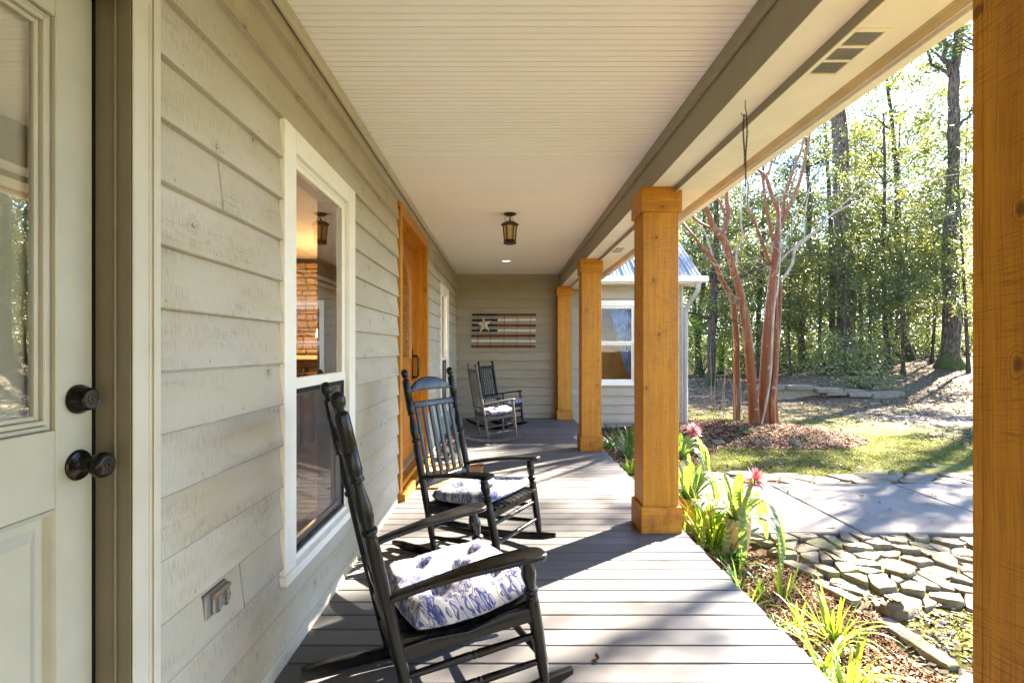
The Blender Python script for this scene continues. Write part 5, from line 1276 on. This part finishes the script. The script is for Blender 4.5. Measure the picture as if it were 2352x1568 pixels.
# pine
b = ground_at(1945, 20); tree('thick tall pine with deep furrowed brown bark rising behind the pale shrub', b, [(0, 0, 0)]+rel(b, [(1941, 600, 0), (1933, 420, 0), (1925, 250, 0), (1918, 40, 0), (1912, -250, 0)]), [.33, .30, .285, .27, .24, .16],
     [(.80, (1.5, .5, 1.2), .06), (.88, (-1.6, .3, 1.0), .06)], [((-.6, 0, 16.5), (2.2, 2.2, 1.8), 60)], PINE, LEAFA, 1, name='pine_tree', group=None)
# right oak
b = ground_at(2183, 17); tree('big oak with a mossy flared foot on the leafy bank, forking high at the right', b, [(0, 0, 0)]+rel(b, [(2184, 660, 0), (2180, 575, 0), (2190, 430, 0), (2190, 270, 0), (2189, 222, 0), (2197, 120, 0), (2208, 0, 0), (2212, -120, 0)]), [.27, .225, .215, .17, .165, .16, .13, .10, .05],
     [(.72, (-.6, 0, 2.0), .11), (.74, (-1.8, .3, 2.6), .06), (.6, (1.4, .2, 1.3), .06), (.42, (1.6, -.2, .7), .05), (.9, (1.4, .2, 1.2), .05), (.9, (-1.4, 0, .7), .05)],
     [((-1.1, 0, 10.8), (2.0, 1.7, 1.1), 40), ((.8, .3, 11.6), (1.7, 1.6, 1.2), 36), ((0, 0, 14.6), (2.4, 2.2, 1.8), 16), ((.6, .4, 7.0), (1.3, 1.3, 1.3), 30), ((-.2, .2, 12.6), (1.3, 1.3, .8), 26)], OAK, LEAFA, 2, flare=1.5, den=.9)
# slimmer trunks
def slim(px, Y, dia, lb, seed, top=(0, 0), mat=None, blobs=None, leaf=None, den=1.0, crook=0, H_=11):
    b = ground_at(px, Y); rr = random.Random(seed); pts = [(0, 0, 0)]; n = 6
    for i in range(1, n+1): k = i/n; pts.append((top[0]*k+crook*math.sin(k*5+seed), top[1]*k+crook*.5*math.cos(k*4), H_*k))
    limbs = [(rr.uniform(.35, .95), (rr.uniform(-2, 2), rr.uniform(-1, 1), rr.uniform(.3, 1.6)), dia*.16) for _ in range(6)]
    if blobs is None:
        blobs = [((top[0]*.9+rr.uniform(-.8, .8), rr.uniform(-.5, .5), H_*.86), (2.0, 1.8, 1.5), 45), ((top[0]*.6+rr.uniform(-1, 1), rr.uniform(-.5, .5), H_*.60), (1.9, 1.7, 1.5), 42), ((rr.uniform(-1, 1), .3, H_*.38), (1.6, 1.4, 1.0), 34), ((rr.uniform(-1, 1), -.3, H_*.24), (1.3, 1.2, .7), 16)]
    return tree(lb, b, pts, [dia*.55]+[dia*.5*(1-.6*i/n) for i in range(1, n+1)], limbs, blobs, mat or DARKB, leaf or LEAFA, seed, group=W_, den=den)
slim(2044, 18, .17, 'slim dark leaning trunk, first of the row left of the big oak', 3, (-.35, 0), None, None, None, .42, .10, 9)
slim(2090, 20, .27, 'leaf-covered dark trunk between the slim leaning trunk and the big oak', 4, (-.9, .2), None, None, LEAFB, .9, .12, 11.5)
slim(1845, 22, .30, 'crooked dark trunk between the red crepe myrtle and the thick pine', 5, (.1, 0), None, None, LEAFA, 1, .18, 11)
slim(1914, 24, .28, 'dark trunk close on the left of the thick pine', 6, (-.4, 0), None, None, LEAFA, 1, .10, 13)
slim(1976, 25, .20, 'thin dark trunk just right of the thick pine', 7, (-.2, 0), None, None, LEAFB, 1, .10, 12)
slim(2060, 23, .20, 'brownish thin trunk behind the slim leaning trunk', 8, (.1, 0), None, None, LEAFB, 1, .10, 11)
slim(2207, 24, .14, 'very thin pole-like trunk close to the right of the big oak', 9, (.25, 0), None, None, LEAFA, .9, .06, 12)
slim(1748, 24, .26, 'dark trunk seen between the two main stems of the crepe myrtle', 10, (0, 0), None, None, LEAFA, 1.2, .12, 10)
slim(1606, 26.5, .34, 'dark trunk in the left thicket near the far wing', 11, (.2, 0), None, None, LEAFA, 1.2, .15, 10)
slim(1655, 27, .24, 'dark trunk in the left thicket between the wing and the crepe myrtle', 12, (.5, 0), None, None, LEAFA, 1.2, .15, 10)
slim(2130, 27, .16, 'thin trunk far back between the leafy dark trunk and the big oak', 13, (.1, .2), None, None, LEAFB, 1, .1, 12)
slim(1800, 28, .16, 'thin slanting trunk far behind the right crepe myrtle stem', 14, (1.0, 0), None, None, LEAFB, 1, .1, 10)
slim(2010, 30, .15, 'thin straight trunk far back left of the slim leaning trunk', 15, (0, 0), None, None, LEAFB, 1, .1, 13)
# tall trees of the same wood standing nearer the sun, outside the picture: placed to cast the long shadows
def shade(x, y, H_, dia, seed, blobs=None, den=.2, lean=(0, 0)):
    b = (x, y, gz(x, y)-.03); rr = random.Random(seed); n = 5; pts = [(lean[0]*i/n+rr.uniform(-.1, .1), lean[1]*i/n, H_*i/n) for i in range(n+1)]
    limbs = [(rr.uniform(.5, .95), (rr.uniform(-2.4, 2.4), rr.uniform(-2, 2), rr.uniform(.3, 2)), dia*.2) for _ in range(7)]
    if blobs is None: blobs = [((lean[0], lean[1], H_*.9), (2.6, 2.4, 1.8), 50), ((lean[0]*.8+rr.uniform(-1, 1), rr.uniform(-1, 1), H_*.68), (2.2, 2.2, 1.4), 34)]
    return tree('tall woodland tree out of view to the right, placed for the shade it casts', b, pts, [dia*.55]+[dia*.5*(1-.65*i/n) for i in range(1, n+1)], limbs, blobs, OAK, LEAFA, seed, group='woodland trees on the slope to the right', den=den, LW=(.2, .09))
SHADES()
# crepe myrtle
def A(x, y): return ((2040+x/2.178)/1.3061, (600+y/2.178)/1.3061)
def B(x, y): return ((2050+x/3.136)/1.3061, (500+y/3.136)/1.3061)
def C5(x, y): return ((1900+x/1.96)/1.3061, (y/1.96)/1.3061)
cm = ground_at(1757, 8.5); cmx, cmy, cmz = cm
t = thing('crepe_myrtle', 'many-stemmed bare crepe myrtle with smooth cinnamon-red bark in a mulch island', 'tree', cm)
def stem(nm, pts, rad, mat=CREPE, n=12, wob=.07, seed=0):
    P_ = []; rad = [r*.9 for r in rad]
    for (px, py), Y in pts: P_.append(at(px, py, Y)-Vector(cm))
    # smooth the centre line
    Q = []; Rr = []
    for i in range(len(P_)-1):
        p0, p1_, p2_, p3_ = P_[max(0, i-1)], P_[i], P_[i+1], P_[min(len(P_)-1, i+2)]
        m_ = max(3, int((p2_-p1_).length/.09))
        for k in range(m_):
            u = k/m_; Q.append(.5*((2*p1_)+(p2_-p0)*u+(2*p0-5*p1_+4*p2_-p3_)*u*u+(3*p1_-p0-3*p2_+p3_)*u**3)); Rr.append(rad[i]+(rad[i+1]-rad[i])*u)
    Q.append(P_[-1]); Rr.append(rad[-1]); mb = MB(); mb.tube(Q, Rr, n, True, wob, seed); return obj(nm, mb, mat, t, 70)
Y1, Y2, Y3, Y0 = 8.45, 8.55, 8.65, 8.75
def gp(x, Y, dz=-.06): X = (x-1158)*Y/1176; return ((x, 800-(gz(X, Y)+dz-1.2)*1176/Y), Y)
stem('trunk', [gp(1733, Y1), (A(478, 1300), Y1), (A(452, 1000), Y1), (A(427, 800), Y1), (A(397, 620), Y1), (A(345, 440), Y1), (A(302, 300), Y1), (A(272, 235), Y1)], [.098, .090, .080, .076, .068, .060, .060, .066])
stem('branch', [(A(285, 262), Y1), (A(240, 205), Y1-.05), (A(205, 140), Y1-.1), (A(172, 62), Y1-.15), (A(120, -20), Y1-.2), (A(60, -160), Y1-.3)], [.058, .050, .046, .042, .036, .02])
stem('branch', [(A(272, 250), Y1), (A(297, 170), Y1+.05), (A(316, 80), Y1+.1), (A(305, -10), Y1+.15), (A(308, -120), Y1+.2), (A(320, -260), Y1+.3)], [.058, .046, .044, .040, .034, .018])
stem('branch', [(B(395, 460), Y1+.08), (B(350, 350), Y1+.1), (B(318, 270), Y1+.15), (B(270, 100), Y1+.3)], [.026, .022, .020, .010])
stem('branch', [(B(250, 575), Y1-.05), (B(150, 520), Y1-.15), (B(70, 450), Y1-.25), (B(-40, 330), Y1-.4)], [.022, .022, .020, .010])
stem('trunk', [gp(1757, Y2), (A(550, 1300), Y2), (A(562, 1000), Y2), (A(586, 700), Y2), (A(611, 450), Y2), (A(632, 260), Y2), (A(644, 170), Y2)], [.105, .098, .088, .076, .066, .055, .052])
stem('trunk', [gp(1775, Y2-.05), (A(598, 1350), Y2-.07), (A(612, 1200), Y2-.05), (A(625, 1000), Y2), (A(628, 760), Y2+.03), (A(622, 560), Y2+.03)], [.068, .062, .054, .045, .040, .030])
stem('branch', [(A(640, 190), Y2), (B(895, 430), Y2-.05), (B(855, 330), Y2-.1), (B(805, 180), Y2-.15), (B(770, 80), Y2-.2), (B(690, 20), Y2-.25), (B(590, -110), Y2-.3), (B(520, -300), Y2-.35)], [.044, .040, .038, .034, .030, .026, .02, .012])
stem('branch', [(B(775, 90), Y2-.2), (B(815, 20), Y2-.2), (B(850, -120), Y2-.2)], [.024, .022, .012])
stem('branch', [(A(642, 200), Y2), (B(950, 470), Y2), (B(1040, 280), Y2-.05), (B(1095, 130), Y2-.1), (B(1135, -20), Y2-.15), (B(1180, -240), Y2-.25), (B(1215, -520), Y2-.3)], [.044, .040, .036, .032, .028, .022, .012])
stem('branch', [(B(935, 440), Y2+.03), (B(950, 300), Y2+.05), (B(990, 170), Y2+.08), (B(1045, 0), Y2+.1), (B(1120, -200), Y2+.15), (B(1150, -480), Y2+.2)], [.034, .030, .027, .024, .019, .010])
stem('branch', [(B(1000, 290), Y2+.1), (B(1020, 180), Y2+.15), (B(1070, 40), Y2+.2)], [.018, .016, .012])
stem('branch', [(B(845, 700), Y2), (B(815, 560), Y2-.08), (B(780, 380), Y2-.15), (B(757, 200), Y2-.2), (B(735, 60), Y2-.25)], [.028, .027, .026, .023, .018])
stem('branch', [(A(590, 420), Y2-.02), (A(572, 370), Y2-.1), (A(540, 280), Y2-.15), (A(490, 150), Y2-.2), (A(450, 60), Y2-.25), (A(440, 0), Y2-.25), (B(610, 190), Y2-.25), (B(590, 60), Y2-.3)], [.026, .026, .025, .024, .022, .018, .014, .008])
stem('trunk', [gp(1783, Y3), (A(618, 1250), Y3), (A(640, 900), Y3), (A(652, 650), Y3), (A(652, 520), Y3)], [.052, .048, .040, .036, .034], CREPE)
stem('branch', [(A(652, 530), Y3), (A(690, 490), Y3), (A(735, 410), Y3), (A(750, 330), Y3), (A(800, 280), Y3), (A(893, 200), Y3), (C5(1180, 1255), Y3-.1), (C5(1450, 1130), Y3-.2), (C5(1700, 1060), Y3-.3), (C5(1990, 1010), Y3-.4)], [.030, .027, .024, .022, .020, .018, .016, .014, .011, .007], GREYBR)
stem('branch', [(A(640, 420), Y3-.05), (A(700, 350), Y3-.1), (A(790, 270), Y3-.15), (A(893, 190), Y3-.2), (C5(1200, 1230), Y3-.3), (C5(1360, 1090), Y3-.4), (C5(1600, 900), Y3-.5)], [.020, .019, .018, .016, .013, .010, .006], GREYBR)
stem('branch', [(A(640, 330), Y3), (A(720, 200), Y3), (A(760, 90), Y3), (A(815, 0), Y3), (A(860, -120), Y3)], [.016, .014, .012, .010, .006], GREYBR)
stem('branch', [(A(815, 230), Y3), (A(818, 80), Y3), (A(845, -60), Y3)], [.012, .010, .006], GREYBR)
stem('branch', [gp(1747, Y1-.12), (A(585, 1200), Y1-.12), (A(602, 900), Y1-.12), (A(618, 690), Y1-.1), (A(640, 560), Y1-.08), (A(655, 350), Y1-.08), (A(655, 130), Y1-.1), (A(640, -60), Y1-.15)], [.020, .018, .016, .014, .013, .012, .010, .006], GREYBR)
stem('trunk', [gp(1692, Y0), (A(370, 1200), Y0), (A(370, 950), Y0), (A(350, 690), Y0), (A(318, 600), Y0), (A(272, 520), Y0), (A(228, 410), Y0), (A(175, 340), Y0), (A(100, 250), Y0), (A(20, 150), Y0), (A(-60, 40), Y0)], [.070, .060, .056, .052, .048, .042, .036, .030, .026, .020, .010])
stem('branch', [(A(215, 385), Y0), (A(190, 280), Y0), (A(152, 195), Y0), (A(80, 115), Y0), (A(10, 60), Y0)], [.022, .018, .016, .014, .008], GREYBR)
stem('branch', [(A(372, 410), Y1+.3), (A(372, 320), Y1+.3), (A(412, 245), Y1+.3), (A(398, 150), Y1+.3), (A(400, 0), Y1+.3), (B(560, 200), Y1+.3)], [.020, .020, .020, .019, .016, .010], GREYBR)
stem('branch', [(A(405, 820), Y1-.02), (A(330, 775), Y1-.1), (A(270, 755), Y1-.2), (A(205, 730), Y1-.3)], [.014, .012, .010, .005], DARKB)
rr = random.Random(12); mb = MB()
for (px, py) in [A(320, 330)]*9+[A(610, 400)]*10+[A(560, 500)]*8+[A(640, 300)]*7+[A(280, 450)]*6+[A(390, 640)]*4+[B(760, 90)]*9+[B(1050, 250)]*5+[A(300, 560)]*4:
    p = at(px+rr.uniform(-14, 14), py+rr.uniform(-18, 18), Y2+rr.uniform(-.2, .2))-Vector(cm); az = rr.uniform(0, 2*PI); q = [p]; d = Vector((math.cos(az), math.sin(az)*.6, rr.uniform(-.3, .8))).normalized(); L = rr.uniform(.25, .75)
    for k in range(5): d = (d+Vector((rr.uniform(-.3, .3), rr.uniform(-.3, .3), rr.uniform(-.25, .35)))).normalized(); p = p+d*L/5; q.append(p)
    mb.tube(q, [.0042*(1-.7*k/5) for k in range(6)], 4, False)
for k in range(9):
    x = rr.uniform(1640, 1700); (a, Y) = gp(x, 8.7); p = at(a[0], a[1], 8.7)-Vector(cm); mb.tube([p, p+Vector((rr.uniform(-.06, .06), 0, .5)), p+Vector((rr.uniform(-.12, .12), 0, rr.uniform(.8, 1.5)))], [.006, .005, .002], 5, False)
for (x, y) in ((1850, 350), (1930, 330), (2010, 300), (2080, 350), (2120, 330), (2160, 400)):
    for k in range(5):
        p = at(x+rr.uniform(-40, 40), y+110+rr.uniform(-30, 30), 8.3)-Vector(cm); q = [p]; d = Vector((1, -.2, rr.uniform(-.1, .8))).normalized()
        for e in range(5): d = (d+Vector((rr.uniform(-.1, .2), 0, rr.uniform(-.2, .25)))).normalized(); p = p+d*rr.uniform(.05, .13); q.append(p)
        mb.tube(q, [.0035*(1-.7*e/5) for e in range(6)], 4, False)
tag(obj('twigs', mb, GREYBR, t, None, False), kind='stuff')

# ------------------------------------------------------------------ shrubs and wood
def shrub(px, Y, r, n, lb, seed, leaf=LEAFC, LW=(.09, .04), per=30, name='shrub', group=None, dz=0, stems=7):
    b = ground_at(px, Y); t = thing(name, lb, 'shrub', b, 0, group); rr = random.Random(seed); mb = MB()
    for k in range(stems):
        an = rr.uniform(0, 2*PI); e = Vector((r[0]*.7*math.cos(an), r[1]*.7*math.sin(an), r[2]*rr.uniform(1.0, 1.7))); mb.tube(limb_path((0, 0, 0), e, rr, 5), [.022*(1-.7*i/5) for i in range(6)], 5, True)
    obj('stem', mb, DARKB, t, 60)
    C = ellip((0, 0, r[2]*.95+dz), r, n, seed, .25); C = C[C[:, 2] > .05]; g_ = np.random.default_rng(seed)
    link(bpy.data.objects.new('foliage', arr_mesh('foliage', leaves(C, g_.uniform(.25, .55, len(C)), per, LW[0], LW[1], seed), leaf)), t); return t
shrub(1960, 17.0, (1.15, 1.0, .95), 70, 'large grey-green shrub in front of the thick pine on the bank', 31)
shrub(2010, 16.4, (.8, .7, .55), 40, 'lower twiggy shrub spilling down the bank to the right of the large one', 32, per=22)
shrub(1905, 18.0, (.9, .8, .5), 40, 'low shrub left of the large grey-green one at the lawn edge', 33)
shrub(1990, 14.3, (.75, .35, .20), 22, 'pale fern-like spray hanging over the low stone wall', 34, LEAFC, (.12, .03), 26)
shrub(1820, 21.5, (1.3, 1.0, .55), 44, 'low dark shrubs around the foot of the crooked trunk', 35)
shrub(1610, 24.5, (1.9, 1.4, 1.7), 110, 'tall feathery green shrub at the lawn edge beside the far wing', 36, LEAFS, (.14, .035), 34)
shrub(1690, 25.5, (1.7, 1.3, 1.5), 90, 'leafy green shrub at the lawn edge behind the left crepe myrtle stem', 37, LEAFS, (.13, .04), 30)
shrub(1745, 25.0, (1.2, 1.0, .9), 50, 'dark low shrub at the lawn edge behind the crepe myrtle', 38, LEAFA, (.11, .045))
shrub(1860, 23.5, (.9, .8, .5), 30, 'small bright shrub under the crooked trunk at the far lawn edge', 39, LEAFB)
shrub(2110, 22.0, (.8, .7, .7), 26, 'small yellow-green bush behind the leafy dark trunk', 40, LEAFB)
shrub(2150, 20.0, (.6, .5, .35), 16, 'low sapling left of the mossy foot of the big oak', 41, LEAFA)
for i, (px, Y, hh, lb, lf) in enumerate(((1995, 18.6, 5.2, 'leafy sapling with small glossy leaves between the thick pine and the slim leaning trunk', LEAFA), (2075, 16.6, 4.8, 'airy sapling before the slim trunks at the left of the big oak', LEAFA), (2140, 18.5, 6.4, 'tall leafy sapling rising between the dark trunk and the big oak', LEAFB),
        (1880, 19.5, 5.6, 'leafy sapling at the left side of the thick pine', LEAFA), (1815, 20, 4.4, 'yellow-green sapling just right of the crepe myrtle stems', LEAFB), (2225, 16, 6.5, 'leafy sapling at the right of the big oak, by the near cedar post', LEAFA), (1940, 17.6, 7.2, 'bushy young evergreen hiding the middle of the thick pine', LEAFA))):
    b = ground_at(px, Y); rr = random.Random(i+600); bl = [((rr.uniform(-.5, .5), rr.uniform(-.4, .4), hh*k), (1.25, 1.1, .75), 22) for k in (.38, .55, .72, .9)]
    tree(lb, b, [(0, 0, 0), (rr.uniform(-.2, .2), 0, hh*.5), (rr.uniform(-.4, .4), 0, hh)], [.05, .04, .015], [(k, (rr.uniform(-1.2, 1.2), rr.uniform(-.8, .8), rr.uniform(.1, .6)), .015) for k in (.3, .4, .5, .6, .75, .85)], bl, DARKB, lf, 600+i, (.10, .04), name='sapling', den=.8)
for i, (px, Y, r, lf, lb) in enumerate(((1790, 24.5, .8, LEAFA, 'dark low bush behind the low shrubs at the foot of the crooked trunk'), (1935, 23, 1.0, LEAFS, 'bright bush glimpsed between the crooked trunk and the thick pine'), (2015, 22.5, .9, LEAFB, 'yellow-green bush behind the slim leaning trunk'),
        (2072, 21.5, .75, LEAFC, 'grey-green bush just left of the leaf-covered dark trunk'), (2170, 22.5, .9, LEAFB, 'yellowish bush behind the foot of the big oak'), (2222, 20, .9, LEAFA, 'dark bush at the right of the big oak beside the near cedar post'), (1700, 27.5, 1.5, LEAFS, 'tall bright bush deep in the thicket left of the crepe myrtle'), (2120, 25, 1.0, LEAFS, 'fresh green bush far back between the leaf-covered trunk and the big oak'))):
    shrub(px, Y, (r, r*.9, r*.75), int(34*r), lb, 700+i, lf, (.11, .042))
# evergreen beside the wing, behind the downspout
b = ground_at(1632, 19); tree('dark spreading evergreen behind the downspout of the far wing', b, [(0, 0, 0), (.1, 0, 3), (.3, .2, 6), (.3, .2, 9)], [.16, .14, .10, .05],
     [(.3, (-2.6, -.3, .6), .05), (.42, (1.6, -.5, .9), .05), (.5, (-2.2, .2, 1.4), .05), (.62, (1.8, 0, .8), .04), (.75, (-1.6, 0, 1.2), .04)],
     [((-.6, 0, 4.6), (1.9, 1.5, .8), 46), ((.3, .2, 6.6), (1.9, 1.6, 1.2), 56), ((.2, .2, 8.6), (1.5, 1.4, 1.2), 40), ((.5, -.2, 3.0), (1.1, 1.0, .45), 16)], DARKB, LEAFA, 44, (.11, .05), group=None)
# the wood farther back reads as one mass
def wood(name, lo, hi, n, zr, per, L, W, leaf, seed, rs=(.5, 1.4)):
    g_ = np.random.default_rng(seed); Y = g_.uniform(lo, hi, n); q = g_.uniform(.24, 1.02, n)+np.maximum(0, g_.normal(-.3, .3, n)); X = q*Y; Z = zr[0]+(zr[1]-zr[0])*g_.random(n)**.85
    Z = Z*(.75+.25*np.sin(X*.9+seed)*np.sin(X*.37)); C = np.stack([X, Y, Z+.2], 1)
    return leaves(C, g_.uniform(*rs, n), per, L, W, seed)
V_ = np.concatenate([wood('w', 25.5, 34, 1500, (.4, 10.5), 40, .17, .075, LEAFB, 51), wood('w', 27, 40, 900, (.0, 2.6), 40, .18, .075, LEAFB, 52)])
wd = tag(link(bpy.data.objects.new('woodland', arr_mesh('woodland', V_, LEAFB)), None), kind='stuff')
V_ = np.concatenate([wood('w', 34, 48, 1150, (1.2, 14.0), 40, .28, .12, LEAFA, 53), wood('w', 48, 66, 800, (3.0, 17), 36, .42, .2, LEAFA, 54, (.9, 2.2))])
tag(link(bpy.data.objects.new('far_woodland', arr_mesh('far_woodland', V_, LEAFA)), None), kind='stuff')
g_ = np.random.default_rng(88); n_ = 700; X = g_.uniform(9, 34, n_); Yb = g_.uniform(-34, 9, n_); k_ = X > 11+np.maximum(0, Yb)*.9; C = np.stack([X, Yb, .3+11*g_.random(n_)**.9], 1)[k_]
V_ = leaves(C, g_.uniform(.6, 1.6, len(C)), 34, .34, .15, 88)
tag(link(bpy.data.objects.new('woodland_behind', arr_mesh('woodland_behind', V_, LEAFA)), None), kind='stuff')
mb = MB(); rr = random.Random(77)
for k in range(48):
    Y = rr.uniform(27, 48); X = rr.uniform(.3, 1.2)*Y; z = gz(X, Y); r = rr.uniform(.03, .11); lx = rr.uniform(-.8, .8); H_ = rr.uniform(6, 13)
    mb.tube([(X, Y, z-.2), (X+lx*.3+rr.uniform(-.2, .2), Y, z+H_*.35), (X+lx*.6+rr.uniform(-.2, .2), Y, z+H_*.7), (X+lx, Y, z+H_)], [r*1.2, r, r*.8, r*.3], 7, False)
tag(obj('distant_trunks', mb, DARKB, None, 60), kind='stuff')

# ------------------------------------------------------------------ light, sky, camera
SUN_AZ = (.78, .625); EL = 37.0
w = bpy.data.worlds.new('World'); S.world = w; w.use_nodes = True; nt = w.node_tree; nt.nodes.clear()
sk = nt.nodes.new('ShaderNodeTexSky'); sk.sky_type = 'NISHITA'; sk.sun_disc = False; sk.sun_elevation = R(EL); sk.sun_rotation = math.atan2(SUN_AZ[0], SUN_AZ[1])
sk.air_density = 1.0; sk.dust_density = .0; sk.ozone_density = 3.0; sk.altitude = 2000
bg = nt.nodes.new('ShaderNodeBackground'); bg.inputs[1].default_value = SKY; ow = nt.nodes.new('ShaderNodeOutputWorld')
nt.links.new(sk.outputs[0], bg.inputs[0]); nt.links.new(bg.outputs[0], ow.inputs[0])
sd_ = bpy.data.lights.new('sun', 'SUN'); sd_.energy = SUN; sd_.angle = R(.53); sd_.color = (1, .93, .82); so_ = bpy.data.objects.new('sun', sd_); COL.objects.link(so_)
dv = Vector((SUN_AZ[0]*math.cos(R(EL)), SUN_AZ[1]*math.cos(R(EL)), math.sin(R(EL)))); so_.rotation_euler = dv.to_track_quat('Z', 'Y').to_euler(); so_.location = (20, 16, 20)
cd = bpy.data.cameras.new('camera'); cd.lens = 18; cd.sensor_width = 36; cd.shift_x = 7.8/1024; cd.shift_y = 7.1/1024; cd.clip_start = .05; cd.clip_end = 1000
co = bpy.data.objects.new('camera', cd); COL.objects.link(co); co.location = (0, 0, EYE); co.rotation_euler = (R(90), 0, 0); S.camera = co
S.view_settings.view_transform = 'Standard'; S.view_settings.look = 'None'; S.view_settings.exposure = EXPO; S.view_settings.gamma = 1
S.view_settings.use_white_balance = True; S.view_settings.white_balance_temperature = 7000; S.view_settings.white_balance_tint = 14
c = S.cycles; c.use_denoising = True; c.max_bounces = 10; c.diffuse_bounces = 6; c.glossy_bounces = 4; c.transmission_bounces = 6; c.transparent_max_bounces = 16; c.sample_clamp_indirect = 6; c.caustics_reflective = False; c.caustics_refractive = False
